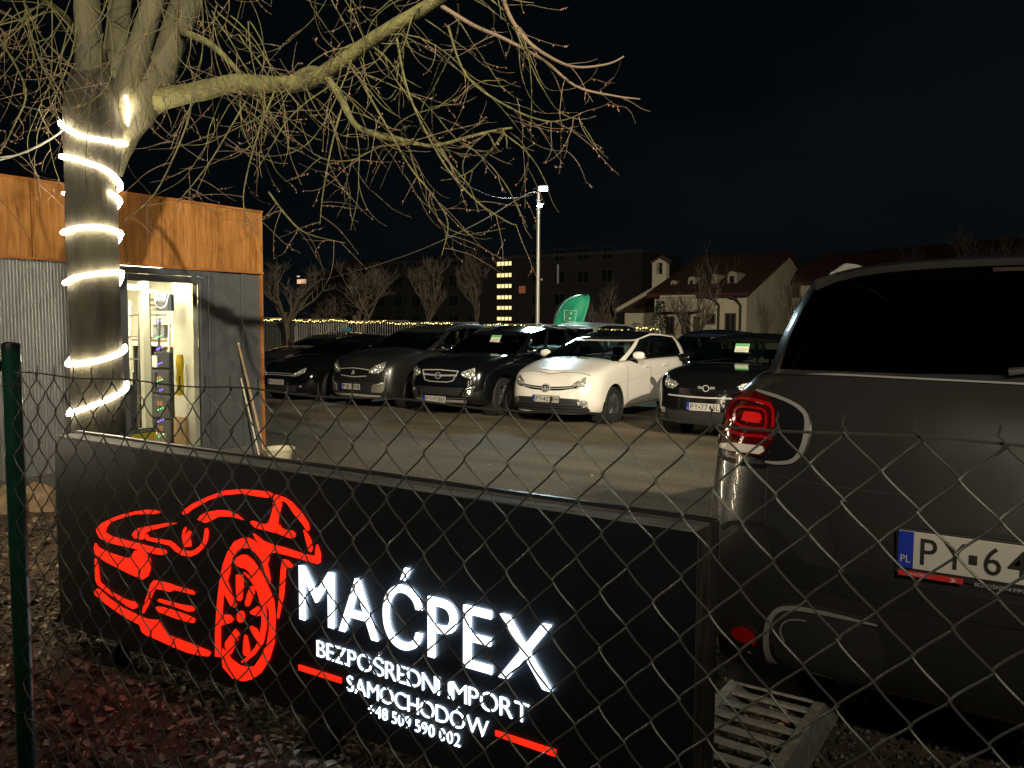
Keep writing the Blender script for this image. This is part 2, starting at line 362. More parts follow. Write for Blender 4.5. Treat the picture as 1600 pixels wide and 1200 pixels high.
logo = [
 LA((955,405),(880,378),(780,375),(640,395),(480,432),(330,490),(230,540),(170,600),(160,640),(200,720),(290,775),(420,810),(640,860),(900,925),(980,938),(1030,925),(1030,890),(990,870),(880,850),(640,785),(440,738),(330,700),(262,655),(285,590),(330,530),(480,475),(640,430),(780,425),(900,425)),
 LA((1165,540),(1000,545),(820,578),(700,600),(640,635),(605,690),(640,730),(735,745),(770,710),(765,670),(820,635),(1000,590)),
 LA((790,680),(810,720),(960,745),(1080,765),(1130,800),(1200,865),(1300,895),(1380,880),(1450,830),(1500,750),(1520,610),(1540,600),(1555,650),(1545,750),(1500,840),(1420,920),(1330,960),(1230,940),(1150,890),(1080,820),(960,790),(800,755),(775,735)),
 LA((1270,590),(1240,640),(1232,720),(1265,840),(1280,835),(1258,740),(1258,660),(1280,610)),
 LA((1320,635),(1290,660),(1272,720),(1285,800),(1300,835),(1340,832),(1335,770),(1320,710),(1340,660)),
 LA((145,790),(130,850),(150,930),(290,1030),(430,1100),(580,1175),(740,1245),(800,1200),(830,1110),(830,1010),(800,930),(740,890),(640,885),(600,950),(560,985),(440,955),(300,905),(180,845)),
 LB((-118,371),(-100,395),(-60,380),(0,330),(180,230),(370,170),(560,155),(700,180),(850,203),(890,190),(905,160),(860,135),(690,118),(560,107),(370,122),(180,190),(0,272),(-80,330)),
 LB((60,450),(150,488),(200,470),(300,415),(400,415),(520,435),(575,455),(510,400),(400,352),(280,345),(160,368),(100,400)),
 LB((930,180),(920,260),(910,350),(870,480),(830,508),(760,495),(680,465),(660,475),(680,510),(720,545),(820,570),(935,600),(965,520),(975,420),(1010,280),(1005,240),(1040,240),(1080,270),(1160,390),(1260,510),(1305,580),(1325,570),(1315,500),(1240,380),(1120,250),(1050,205),(980,180),(950,168)),
 LB((985,510),(960,590),(960,605),(1060,645),(1130,665),(1160,650),(1165,610),(1130,580),(1050,570),(1010,550)),
 LB((1262,568),(1290,680),(1320,800),(1345,822),(1358,780),(1345,690),(1300,610)),
 LB((690,610),(720,670),(790,780),(830,880),(850,950),(865,900),(870,835),(950,825),(1070,855),(1250,905),(1420,955),(1445,945),(1455,850),(1430,770),(1412,735),(1400,790),(1395,860),(1370,865),(1250,840),(1040,770),(900,735),(800,695),(740,645)),
 [(335.8,1025.8),(335.8,988.3),(337.5,960),(340,930),(343.3,905),(348,882),(355,862.7),(366,846),(377,841),(385.3,840),(396,845),(406,857),(414,874),(418.5,890),(421,905),(420.8,911.7),(416.7,903),(408.6,876.5),(399,864),(389.4,856.6),(377,856.6),(368.7,861.4),(360.5,876.5),(357.7,895.7),(354,908),(368.3,946.7),(365.8,949),(360,946.7),(348.3,925),(345.8,960),(358.3,961.7),(364,968.3),(360,973.3),(343.3,978.3),(343.3,1026.7)],
 [(377,867),(385,868),(395,877),(405,892),(412,905),(420,922),(426.7,940),(429,963),(427.5,1005),(420,1030),(406.7,1051.7),(393,1061.7),(380,1065),(363,1060),(348,1043),(345.8,1030),(346.7,1014),(351.7,1018),(360,1030),(373,1040),(385,1043),(396.7,1041.7),(410,1021.7),(416.7,1005),(420.3,980),(420.3,955),(413.3,938),(400,910),(388,893),(383,888.9),(372.9,886),(366,880.6),(367.4,872.4)],
 LD((420,85),(500,150),(580,250),(625,420),(632,600),(600,750),(520,860),(440,925),(405,935),(400,920),(450,880),(530,790),(570,700),(590,560),(590,430),(550,270),(500,180),(430,100)),
 LD((350,110),(410,112),(415,200),(400,340),(385,358),(360,345),(350,230)), LD((490,215),(520,240),(515,290),(465,405),(440,400),(435,370),(465,260)),
 LD((550,405),(570,430),(575,490),(550,500),(490,475),(480,455)), LD((490,590),(540,620),(560,660),(555,740),(540,735),(480,640),(470,605)),
 LD((430,672),(450,690),(475,820),(465,870),(430,870),(415,840),(420,740)), LD((340,620),(375,660),(370,700),(300,855),(275,850),(245,775),(250,740)),
 [(310/1 + (392 + 34*math.cos(a*PI/8))/6, 880 + (503 + 55*math.sin(a*PI/8))/6) for a in range(16)],
 [(441.6,874.4),(448.5,875.8),(455.4,883.4),(456.8,887.5),(447,886),(445,890),(444,905),(442,930),(434.2,966.7),(432.5,965),(436,930),(438.3,890),(440.3,877)],
 LC((140,-60),(150,200),(175,270),(330,390),(440,460),(560,545),(620,575),(665,560),(670,510),(640,485),(590,480),(500,450),(350,370),(200,240),(185,100),(165,-40),(150,-62)),
 LC((165,322),(135,350),(140,390),(280,510),(420,610),(560,700),(700,770),(730,860),(790,905),(930,960),(1100,1040),(1300,1120),(1480,1160),(1560,1165),(1585,1120),(1540,1090),(1240,975),(1050,905),(1000,840),(930,715),(830,710),(760,695),(640,640),(480,560),(320,450),(200,340)),
 LC((880,215),(1080,262),(1150,290),(1350,345),(1385,370),(1380,395),(1330,385),(1140,335),(1080,360),(1000,340),(890,315),(860,380),(800,530),(745,630),(735,600),(760,500),(800,390),(840,260)),
 LC((940,450),(1000,465),(1200,520),(1350,545),(1380,570),(1370,605),(1310,605),(1150,550),(960,490),(922,465)),
 LC((920,545),(1000,560),(1200,620),(1360,680),(1388,710),(1375,748),(1320,740),(1150,690),(950,615),(900,590),(895,560)),
]
for poly in logo: raised('car_outline_stroke', pxpoly(poly), M['red_glow'])
for poly in (((466,1039),(532,1060),(532,1068),(466,1047)), ((773,1142),(867.5,1172.5),(867.5,1183),(774,1150))):
    raised('red_bar', pxpoly(poly), M['red_glow'])
def sign_text(s, p_bl, p_tl, p_br, p_tr, off, nm='letter', track=.09, space=.3, dep=.003):
    a, b, c, d = [onY(*p, FY - .009) for p in (p_bl, p_tl, p_br, p_tr)]
    z0 = (a.z + c.z) / 2; z1 = (b.z + d.z) / 2
    for ch, vs, fs in text_letters(s, (a.x + b.x) / 2, (c.x + d.x) / 2, z0, z1, off, .5, track, space):
        mm = MB(); mm.add([SP(x, FY - .0006 - dep * (.5 + dp), z) for x, z, dp in vs], fs)
        me_ = mm.mesh(nm, [M['white_glow'], M['halo_edge']])
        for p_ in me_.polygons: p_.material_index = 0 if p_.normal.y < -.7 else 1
        obj(nm, me_, sign)
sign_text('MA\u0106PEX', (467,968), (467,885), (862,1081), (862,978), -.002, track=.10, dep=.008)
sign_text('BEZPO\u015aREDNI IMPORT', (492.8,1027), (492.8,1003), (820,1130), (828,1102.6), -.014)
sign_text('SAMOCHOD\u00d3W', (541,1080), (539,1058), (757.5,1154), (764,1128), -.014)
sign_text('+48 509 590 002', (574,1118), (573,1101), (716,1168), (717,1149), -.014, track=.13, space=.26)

# ------------------------------------------------------------------ chain-link fence: every wire is a part
PW, PH, FTOP = .0375, .078, 1.632
def fence(name, label, x_start, count, y, zbot=.06):
    t = thing(name, label, 'fence', (x_start, y, 0))
    rows = int((FTOP - zbot) / PH)
    def wire_mesh(flip):
        pts = []; per = 12
        for k in range(rows * per + 1):
            ph = k / per + (.5 if flip else 0)          # one period = one diamond high
            u = ph % 1.0
            tri = abs(2 * u - 1)                         # 1 at node, 0 half-way
            sm = tri * tri * (3 - 2 * tri) * .22 + tri * .78
            pts.append((PW * (1.06 * sm - .03), .0034 * math.sin(2 * PI * u), FTOP - k * PH / per))
        mm = MB(); mm.tube(pts, .00145, 5); return mm.mesh('wire', M['galv'], 50, fixn=False)
    # wires alternate so that neighbours hook into each other at the nodes
    wa, wb = wire_mesh(False), wire_mesh(True)
    mir = MB(); mir.v = [tuple(v.co) for v in wb.vertices]; mir.f = [tuple(p.vertices) for p in wb.polygons]; mir.m = [0] * len(mir.f)
    rf = random.Random(11)
    for i in range(count):
        o = obj('wire', wa if i % 2 == 0 else wb, t, (i * PW, rf.uniform(-.0012, .0012), rf.uniform(-.0015, .0015)))
        o.rotation_euler = (rf.uniform(-.0015, .0015), rf.uniform(-.0012, .0012), 0)
    mm = MB()
    for i in range(0, count + 1, 2):                      # twisted barbs along the top
        x = i * PW + PW; dx = rf.uniform(-.004, .004)
        mm.tube([(x - .006, .003, FTOP - .012), (x + .004, -.003, FTOP - .002), (x - .003 + dx, .002, FTOP + .008), (x + dx, 0, FTOP + .018 + rf.uniform(-.003, .004))], .00145, 5)
    mm.build('barbs', M['galv'], t, 50, fixn=False)['kind'] = 'stuff'
    for z, dy in ((FTOP - .002, .004), (.80, .004), (.10, .004)):
        mm = MB(); n = 60
        mm.tube([(count * PW * k / n, dy + .001 * math.sin(k * 1.7), z + .003 * math.sin(k * .9)) for k in range(n + 1)], .0017, 5)
        mm.build('tension_wire', M['galv'], t, 50, fixn=False)
    return t
FNY = .96
fence('chain_link_fence', 'chain-link wire fence panel stretched in front of the glowing sign, right of the green post', -2.036, 84, FNY)
fence('chain_link_fence', 'chain-link wire fence panel left of the green post, running to the picture edge', -2.14 - 36 * PW, 36, FNY + .012)
post = thing('fence_post', 'round green metal fence post at the left end of the glowing sign', 'post', (-2.092, FNY + .026, 0))
m = MB(); m.lathe([(0, -.1), (.0205, -.1), (.0205, 1.688), (.0205, 1.690)], 28); m.build('pole', M['green_post'], post, 40)
m = MB(); m.lathe([(.0207, 1.680), (.0208, 1.692), (.019, 1.697), (.010, 1.700), (0, 1.7005)], 28); m.build('cap', mat('black_cap', (.02, .03, .028), .5), post, 40)
for z in (.80, 1.60):
    m = MB(); m.tube([(.0225 * math.cos(a * PI / 10), .0225 * math.sin(a * PI / 10), z) for a in range(20)], .0016, 5, closed=True); m.build('tie_wire', M['galv'], post, 50)
m = MB(); m.box((-.05, -.03, 1.63), (-.0215, -.012, 1.655)); m.build('clamp', M['black_metal'], post)

# ------------------------------------------------------------------ sales cabin
BX = -8.91
cab = thing('sales_cabin', 'grey sales cabin with corrugated wall, lit doorway and wood-look fascia', 'cabin', (BX, 3.6, 0))
def cb(x, y, z): return (x - BX, y - 3.6, z)
anth = mat('anthracite_sheet', (.105, .115, .12), .38, bump=.03, bscale=20, rvar=.08, vscale=2)
anth2 = mat('anthracite_frame', (.085, .095, .105), .35)
greyw = mat('grey_wall_sheet', (.30, .31, .32), .34, metal=.15, rvar=.08, vscale=1.5)
woodm = bpy.data.materials.new('wood_look_panel'); woodm.use_nodes = True
t = woodm.node_tree; b = t.nodes['Principled BSDF']; tcn = N(t, 'ShaderNodeTexCoord'); mp = N(t, 'ShaderNodeMapping'); mp.inputs['Scale'].default_value = (1, 9, .9)
oi = N(t, 'ShaderNodeObjectInfo'); av = N(t, 'ShaderNodeVectorMath', operation='ADD')
sv = N(t, 'ShaderNodeVectorMath', operation='SCALE'); sv.inputs[3].default_value = 13.0
cx = N(t, 'ShaderNodeCombineXYZ'); t.links.new(oi.outputs['Random'], cx.inputs[0]); t.links.new(oi.outputs['Random'], cx.inputs[1]); t.links.new(oi.outputs['Random'], cx.inputs[2])
t.links.new(cx.outputs[0], sv.inputs[0]); t.links.new(tcn.outputs['Object'], av.inputs[0]); t.links.new(sv.outputs[0], av.inputs[1]); t.links.new(av.outputs[0], mp.inputs[0])
nz = N(t, 'ShaderNodeTexNoise', Scale=2.2, Detail=9, Roughness=.62, Distortion=.9); t.links.new(mp.outputs[0], nz.inputs[0])
rp = N(t, 'ShaderNodeValToRGB'); e = rp.color_ramp.elements; e[0].position = .30; e[0].color = (.22, .088, .024, 1); e[1].position = .62; e[1].color = (.50, .235, .068, 1)
e2 = rp.color_ramp.elements.new(.44); e2.color = (.37, .160, .044, 1)
t.links.new(nz.outputs[0], rp.inputs[0]); t.links.new(rp.outputs[0], b.inputs['Base Color']); b.inputs['Roughness'].default_value = .38
bp = N(t, 'ShaderNodeBump', Strength=.12); t.links.new(nz.outputs[0], bp.inputs['Height']); t.links.new(bp.outputs[0], b.inputs['Normal'])
cream = mat('cream_interior', (.74, .70, .56), .7, bump=.05, bscale=20, var=.05, vscale=1)
# walls
m = MB(); n = int((5.27 - 0) / .034)          # corrugated sheet, left of the doorway
for k in range(n + 1):
    y = 0 + k * .034
    for q, (dy, dx) in enumerate(((0, 0), (.006, .006), (.017, .006), (.023, 0))):
        m.v.append(cb(BX + dx, y + dy, .13)); m.v.append(cb(BX + dx, y + dy, 2.42))
for k in range(len(m.v) // 2 - 1): m.f.append((2*k, 2*k+2, 2*k+3, 2*k+1)); m.m.append(0)
m.build('corrugated_wall', greyw, cab, fixn=False)
m = MB(); m.box(cb(BX - .05, 0, -.02), cb(BX + .02, 7.30, .128)); m.build('plinth', mat('plinth_grey', (.16, .16, .155), .7), cab)
m = MB(); m.box(cb(-12.2, 0, .13), cb(BX - .05, .08, 2.42)); m.box(cb(-12.28, 0, .13), cb(-12.2, 7.34, 2.42)); m.box(cb(-12.2, 7.26, .13), cb(BX - .02, 7.33, 2.42)); m.box(cb(BX - .14, .08, .14), cb(BX - .03, 5.30, 2.41))
m.build('wall', anth, cab)
m = MB(); m.box(cb(-12.3, -.05, 2.42), cb(BX - .02, 7.36, 2.55)); m.build('roof', M['black_metal'], cab)
ym = [-.02, .74, 1.48, 2.21, 2.95, 3.69, 4.42, 5.16, 5.90, 6.64, 7.36]
for i in range(10):
    me = MB(); me.box((-.012, -.361, -.385), (.012, .361, .385)); me = me.mesh('fascia_panel', woodm) if i == 0 else fp
    fp = me; obj('fascia_panel', me, cab, Vector(cb(BX + .04, (ym[i] + ym[i+1]) / 2, 2.79)))
m = MB(); m.box(cb(BX + .02, -.02, 2.405), cb(BX + .027, 7.36, 3.17)); m.build('fascia_backing', M['black_metal'], cab)
woodtrim = mat('wood_trim', (.42, .165, .045), .4, var=.2, vscale=4, stretch=(1, 1, 6))
m = MB(); m.box(cb(BX + .018, -.03, 3.175), cb(BX + .062, 7.365, 3.20)); m.build('fascia_top_trim', woodtrim, cab)
m = MB(); m.box(cb(BX + .018, -.03, 2.378), cb(BX + .062, 7.365, 2.403)); m.build('fascia_bottom_trim', woodtrim, cab)
m = MB(); m.box(cb(BX - .05, 7.335, .0), cb(BX + .045, 7.362, 2.375)); m.build('corner_trim', woodtrim, cab)
# panels right of the doorway
for a, b_, dx in ((6.63, 6.70, .02), (6.705, 7.03, .008), (7.035, 7.09, .03), (7.095, 7.33, .012)):
    m = MB(); m.box(cb(BX - .06, a, .13), cb(BX + dx, b_, 2.376)); me = m.mesh('wall_panel', anth); bevel(me, .003, 1); obj('wall_panel', me, cab)
# door frame: outer frame, inner sash, glass
fr = obj('door', bpy.data.meshes.new('door'), cab)
m = MB()
for a, b_ in (((BX - .04, 5.31, .13), (BX + .035, 5.39, 2.376)), ((BX - .04, 6.53, .13), (BX + .035, 6.62, 2.376)), ((BX - .04, 5.392, 2.30), (BX + .034, 6.528, 2.376))): m.box(cb(*a), cb(*b_))
me = m.mesh('frame', anth2); bevel(me, .004, 1); obj('frame', me, fr)
m = MB()
for a, b_ in (((BX - .03, 5.395, .135), (BX + .02, 5.47, 2.295)), ((BX - .03, 6.42, .135), (BX + .02, 6.525, 2.295)), ((BX - .03, 5.472, 2.215), (BX + .02, 6.418, 2.295)), ((BX - .03, 5.472, .135), (BX + .02, 6.418, .215))): m.box(cb(*a), cb(*b_))
me = m.mesh('sash', anth2); bevel(me, .005, 1); obj('sash', me, fr)
m = MB(); m.box(cb(BX - .012, 5.47, .215), cb(BX - .006, 6.42, 2.215)); m.build('pane', M['winglass'], fr)
# interior lining, floor, ceiling, partition
m = MB()
m.box(cb(-12.19, 7.20, .13), cb(BX - .16, 7.255, 2.40)); m.box(cb(-12.19, .3, .13), cb(-12.14, 7.19, 2.40)); m.box(cb(BX - .20, .3, .14), cb(BX - .145, 5.29, 2.40))
m.box(cb(BX - .16, 6.63, .14), cb(BX - .065, 7.255, 2.40)); m.box(cb(BX - .45, 6.35, .14), cb(BX - .035, 6.415, 2.40))
m.build('inner_lining', cream, cab)
m = MB(); m.box(cb(-12.14, .3, 2.40), cb(BX - .1, 7.2, 2.418)); m.build('ceiling', cream, cab)
m = MB(); m.box(cb(-12.14, .3, .10), cb(BX - .1, 7.2, .135)); m.build('floor', mat('cabin_floor', (.20, .16, .11), .5, var=.3, vscale=4), cab)
m = MB(); m.box(cb(BX - .66, 6.03, .14), cb(BX - .58, 6.12, 2.39)); m.box(cb(BX - .66, 5.40, 2.13), cb(BX - .58, 6.025, 2.20)); m.box(cb(BX - .66, 6.125, 2.10), cb(BX - .60, 6.7, 2.15)); m.build('partition_frame', cream, cab)
for k, yy in enumerate((6.05,)): 
    m = MB(); m.box(cb(BX - .72, 6.15, .14), cb(BX - .68, 6.20, 2.3)); m.build('grey_mullion', mat('mullion_grey', (.12, .13, .12), .4), cab)
m = MB(); m.box((-.6, -.08, -.02), (.6, .08, .0)); o = m.build('ceiling_lamp', emat('ceiling_lamp_glow', (1.0, .88, .62), 210), None, loc=(-10.4, 6.0, 2.39)); tag(o, 'lit strip lamp under the ceiling inside the cabin', 'lamp')
m = MB(); m.box((-.5, -.08, -.02), (.5, .08, .0)); o = m.build('ceiling_lamp', emat('ceiling_lamp_glow2', (1.0, .88, .62), 130), None, loc=(-10.4, 3.9, 2.39)); tag(o, 'lit strip lamp deeper inside the cabin, left of the doorway', 'lamp')
m = MB(); m.box((-.10, -.25, -.02), (.10, .25, .0)); o = m.build('ceiling_lamp', emat('door_fill_glow', (1.0, .88, .62), 85), None, loc=(BX - .30, 5.85, 2.39)); tag(o, 'small added fill lamp under the ceiling just inside the cabin door', 'lamp')  # added lamp, brightens the partition and jamb behind the pane
# things in the doorway
def T1(name, label, cat, mats, fn, group=None, smooth=None):
    m = MB(); fn(m); return tag(m.build(name, mats, smooth=smooth), label, cat, group)
drm = mat('dark_drawer', (.045, .045, .05), .6, var=.2, vscale=10)
dr = thing('drawer_tower', 'dark three-drawer storage tower inside the cabin doorway', 'drawers', (-9.75, 6.45, .135))
bbox_obj('carcass', (-.22, -.02, 0), (.22, .38, 1.02), mat('drawer_carcass', (.02, .02, .022), .6), dr)
for k in range(3):
    d = bbox_obj('drawer', (-.21, -.05, .04 + k * .325), (.21, -.022, .04 + k * .325 + .30), drm, dr, .008)
    bbox_obj('label_tab', (-.05, -.058, .20 + k * .325), (.06, -.0505, .26 + k * .325), mat('orange_tab', (.35, .16, .08), .5), d, .002)
bbox_obj('box', (-.20, -.05, 0), (.22, .3, .17), mat('black_box_lid', (.03, .03, .035), .5), None, .01, (-9.74, 6.47, 1.16)).update() if False else None
tag(bbox_obj('black_crate', (-.13, -.06, 0), (.20, .28, .20), mat('black_crate', (.025, .025, .03), .5), None, .01, (-9.74, 6.47, 1.157)), 'small black crate on top of the drawer tower', 'crate')
tag(bbox_obj('paper_stack', (-.17, -.08, 0), (-.02, .2, .15), mat('papers', (.62, .60, .52), .8, var=.4, vscale=40), None, .004, (-9.76, 6.47, 1.157)), 'pile of pale papers on the drawer tower, left of the black crate', 'papers')
tb = thing('worktop', 'pale worktop behind the drawers in the cabin', 'table', (-10.0, 6.9, .135))
bbox_obj('top', (-.85, -.25, 1.28), (.75, .25, 1.40), mat('worktop_cream', (.66, .58, .44), .6), tb, .01)
for sx in (-.8, .66): bbox_obj('leg', (sx, -.2, 0), (sx + .05, .2, 1.279), M['plastic'], tb, .004)
tag(bbox_obj('carton', (-.14, -.05, 0), (.14, .12, .20), mat('white_carton', (.7, .68, .6), .7), None, .004, (-9.95, 6.82, 1.536)), 'white carton on the worktop in the cabin', 'box')
tag(bbox_obj('grey_case', (-.13, -.05, 0), (.12, .12, .17), mat('grey_case', (.16, .17, .18), .6), None, .006, (-10.30, 6.82, 1.536)), 'grey case on the worktop, left of the white carton', 'case')
tag(bbox_obj('red_tin', (-.035, -.03, 0), (.035, .04, .12), mat('red_tin', (.5, .03, .02), .4), None, .008, (-9.66, 6.82, 1.536)), 'small red tin on the worktop, right of the white carton', 'tin')
# clothes rail with hangers against the end wall
rk = thing('clothes_rail', 'metal clothes rail with pipes in front of the cabin end wall', 'rack', (-10.2, 7.05, 0))
m = MB(); m.tube([(-.9, 0, 1.98), (.95, 0, 1.98)], .014, 8); m.build('rail', M['alloy'], rk, 40)
m = MB(); m.tube([(-.9, .05, 2.10), (.95, .05, 2.10)], .03, 10); m.build('pipe', cream, rk, 40)
for k, xx in enumerate((.35, .42, .56)):
    m = MB(); m.tube([(xx, -.03, 1.98), (xx, -.03, 1.35 - .05 * k)], .012, 8); m.build('upright', M['alloy'], rk, 40)
bd = mat('leopard_cloth', (.20, .12, .07), .9, col2=(.03, .02, .02), vscale=60, detail=1)
tag(bbox_obj('patterned_scarf', (-.06, -.02, 0), (.08, .02, .62), bd, None, .01, (-9.50, 6.98, 1.33)), 'dark patterned scarf hanging from the clothes rail', 'scarf')
# net of string lights hanging by the doorway
sl = thing('light_garland', 'garland of tiny purple and green lights hanging down the doorway post', 'garland', (BX - .09, 5.90, 2.1))
m = MB(); m.tube([(.02 * math.sin(k * 1.3), .012 * math.cos(k * 1.9), -.0 - k * .085) for k in range(23)], .003, 5); m.build('cable', mat('green_cable', (.05, .09, .06), .6), sl)
gp, gg = emat('purple_bulb', (.20, .10, 1.0), 5), emat('green_bulb', (.15, 1.0, .35), 2.2)
for k, (z, c) in enumerate(((.36, 0), (.54, 1), (.68, 0), (.86, 0), (1.06, 1), (1.18, 0), (1.40, 1), (1.54, 0), (1.72, 1), (1.84, 0))):
    m = MB()
    for q in range(3): m.lathe([(0, -.011), (.009, 0), (0, .011)], 8, c=(.03, -.035 + q * .03, -z + .01 * q))
    m.build('bulb', gp if c == 0 else gg, sl, 60)
# shaka hand neon
nh = thing('neon_hand', 'white neon tube hand sign hanging at the top of the lit doorway', 'neon sign', (BX - .05, 5.95, 2.0))
nm = emat('neon_white', (1.0, .97, .86), 1.6)
def NH(pts): 
    out = []
    for x, y in pts:
        q = onX(190 + x / 8.57, 420 + y / 8.57, BX - .05); out.append(q - nh.location)
    return out
m = MB(); m.tube(NH([(470,335),(455,380),(440,410),(450,460),(475,505),(520,525),(570,510),(600,470),(610,420),(625,360),(650,310),(630,292),(605,320),(580,370),(565,430)]), .0055, 8); m.build('palm_tube', nm, nh, 60)
for x in (470, 505, 540, 575):
    m = MB(); m.tube(NH([(x - 15, 410), (x - 12, 360), (x - 2, 332), (x + 16, 338), (x + 12, 380), (x, 420), (x - 14, 436)]), .0045, 8); m.build('finger_tube', nm, nh, 60)
m = MB(); m.tube(NH([(605, 290), (590, 240), (595, 200)]), .0015, 5); m.build('cord', M['plastic'], nh)
mo = thing('monitor', 'dark flat screen hanging behind the neon hand', 'screen', (-9.30, 6.19, 1.98))
bbox_obj('screen', (-.13, -.02, -.10), (.11, .02, .11), mat('screen_back', (.10, .10, .11), .4), mo, .01)
bbox_obj('side_panel', (.112, -.02, -.10), (.19, .02, .10), mat('screen_side', (.03, .04, .06), .4), mo, .01)
# yellow jacket, boxes and Christmas box on the floor
yj = MB(); vs = []
for k in range(9):
    z = k / 8 * .50; w = .55 * (.055 + .02 * math.sin(k * 1.3) + (.02 if k > 5 else 0))
    yj.v += [(-w, -.01 + .01 * math.sin(k), z), (0, -.05 - .01 * math.cos(k * 2), z), (w, -.01, z), (w * .6, .04, z), (-w * .6, .04, z)]
for k in range(8):
    for q in range(5): yj.f.append((k*5+q, k*5+(q+1)%5, (k+1)*5+(q+1)%5, (k+1)*5+q)); yj.m.append(0)
tag(yj.build('yellow_jacket', mat('hi_vis_yellow', (.72, .48, .01), .7), None, 60, (-9.12, 6.27, .84)), 'yellow jacket hanging at the right side of the doorway', 'jacket')
tag(bbox_obj('cardboard_box', (-.10, -.06, 0), (.14, .16, .42), mat('cardboard', (.40, .26, .13), .8, var=.15, vscale=6), None, .006, (-9.22, 6.36, .135)), 'tall brown cardboard box on the floor right of the drawers', 'box')
tag(bbox_obj('fan_heater', (-.10, -.1, 0), (.10, .10, .86), mat('dark_grille', (.05, .055, .055), .5), None, .02, (-9.32, 5.66, .135)), 'dark upright cabinet beside the white doorway post', 'cabinet')
tag(bbox_obj('pale_carton', (-.12, -.08, 0), (.10, .12, .22), mat('pale_carton', (.55, .48, .34), .8), None, .005, (-9.42, 6.08, .135)), 'pale open carton beside the drawer tower', 'box')
xb = thing('christmas_box', 'yellow Christmas box with black lettering band on the doorway floor', 'box', (BX - .30, 5.74, .215))
bbox_obj('body', (-.05, -.21, -.08), (.05, .21, .20), mat('yellow_card', (.70, .52, .02), .5), xb, .003)
bbox_obj('band', (-.052, -.212, .201), (.052, .212, .255), mat('black_card', (.02, .02, .02), .5), xb, .002)
merged_text('lettering', 'MERRY CHRISTMAS', -.20, .20, .211, .244, M['plate_white'], xb, lambda x, z, d: (.0545, x, z), off=.02)
# helmet-like dark hose bundle in the left pane, clutter
cl = thing('folded_stroller', 'dark folded frame leaning inside the left pane of the doorway', 'stroller', (-9.3, 5.50, .9))
m = MB(); m.tube([(0, -.16, .30), (0, -.06, .33), (.02, .06, .25), (.03, .11, .16), (0, .08, .05), (-.02, 0, -.03), (0, -.1, -.1)], .028, 8); m.build('frame', M['plastic'], cl, 50)
m = MB(); m.tube([(0, -.12, .12), (.02, -.02, .16), (.02, .03, .10), (0, -.08, .02)], .014, 6); m.build('chrome_bar', M['chrome'], cl, 50)
cl = thing('coat_stand', 'pale ladder-like racks seen through the left pane', 'rack', (-10.3, 6.6, .135))
for k in range(5):
    m = MB(); m.tube([(-.5 + k * .22, 0, 0), (-.45 + k * .22, .05, 1.9 - .08 * k)], .018, 8); m.build('pole', M['alloy'] if k % 2 else cream, cl, 40)
for k in range(5): m = MB(); m.tube([(-.5, .02, .5 + .3 * k), (.4, .02, .5 + .3 * k)], .010, 6); m.build('rung', M['alloy'], cl, 40)
# broom handles leaning on the cabin, bucket on the ground
def pole(label, p0, p1, r, mt):
    t = thing('broom_handle', label, 'handle', p0, group='handles leaning on the cabin wall')
    m = MB(); d = Vector(p1) - Vector(p0); m.tube([(0, 0, 0), d * .5 + Vector((0, .004, 0)), d], r, 10); m.build('shaft', mt, t, 50)
    m = MB(); m.tube([d * .995, d * 1.006], r * 1.02, 10); m.build('tip', M['bucket'], t, 50)
pole('long wooden handle leaning on the dark cabin panel', (BX + .45, 7.02, 0.02), (BX + .035, 6.96, 1.47), .017, M['wood'])
pole('short pale handle leaning beside the long wooden one', (BX + .36, 7.0, 0.02), (BX + .045, 6.98, 1.02), .012, M['bucket'])
bk = thing('bucket', 'cream plastic tub standing on the ground at the corner of the cabin', 'bucket', onZ(437, 720, 0))
m = MB(); m.lathe([(0, .005), (.14, .005), (.145, .01), (.175, .15), (.178, .155), (.172, .156), (.165, .15), (.138, .02), (0, .018)], 28); m.build('tub', M['bucket'], bk, 40)
m = MB(); m.lathe([(.176, .14), (.192, .145), (.195, .165), (.185, .172), (.172, .165), (.17, .15)], 28); m.build('rim', M['bucket'], bk, 50)
# rubble and sacks at the foot of the corrugated wall
sk = mat('sacking', (.33, .24, .14), .9, var=.3, vscale=12, bump=.4, bscale=30)
for k, (px, py) in enumerate(((8, 800), (62, 795))):
    q = onZ(px, py, 0); m = MB()
    for i in range(7):
        for j in range(12):
            a = 2*PI*j/12; b_ = PI/2 * i / 6
            rr = math.cos(b_) ** .6 * (.24 + .03 * math.sin(3 * a + k)); m.v.append((rr * math.cos(a), rr * .8 * math.sin(a), .22 * math.sin(b_) * (1 + .15 * math.cos(2 * a))))
    for i in range(6):
        for j in range(12): m.f.append((i*12+j, i*12+(j+1)%12, (i+1)*12+(j+1)%12, (i+1)*12+j)); m.m.append(0)
    tag(m.build('sack', sk, None, 60, q), ('brown sack slumped by the cabin wall, left of the fence post', 'brown sack slumped by the cabin wall, between fence post and sign')[k], 'sack', 'sacks by the cabin wall')
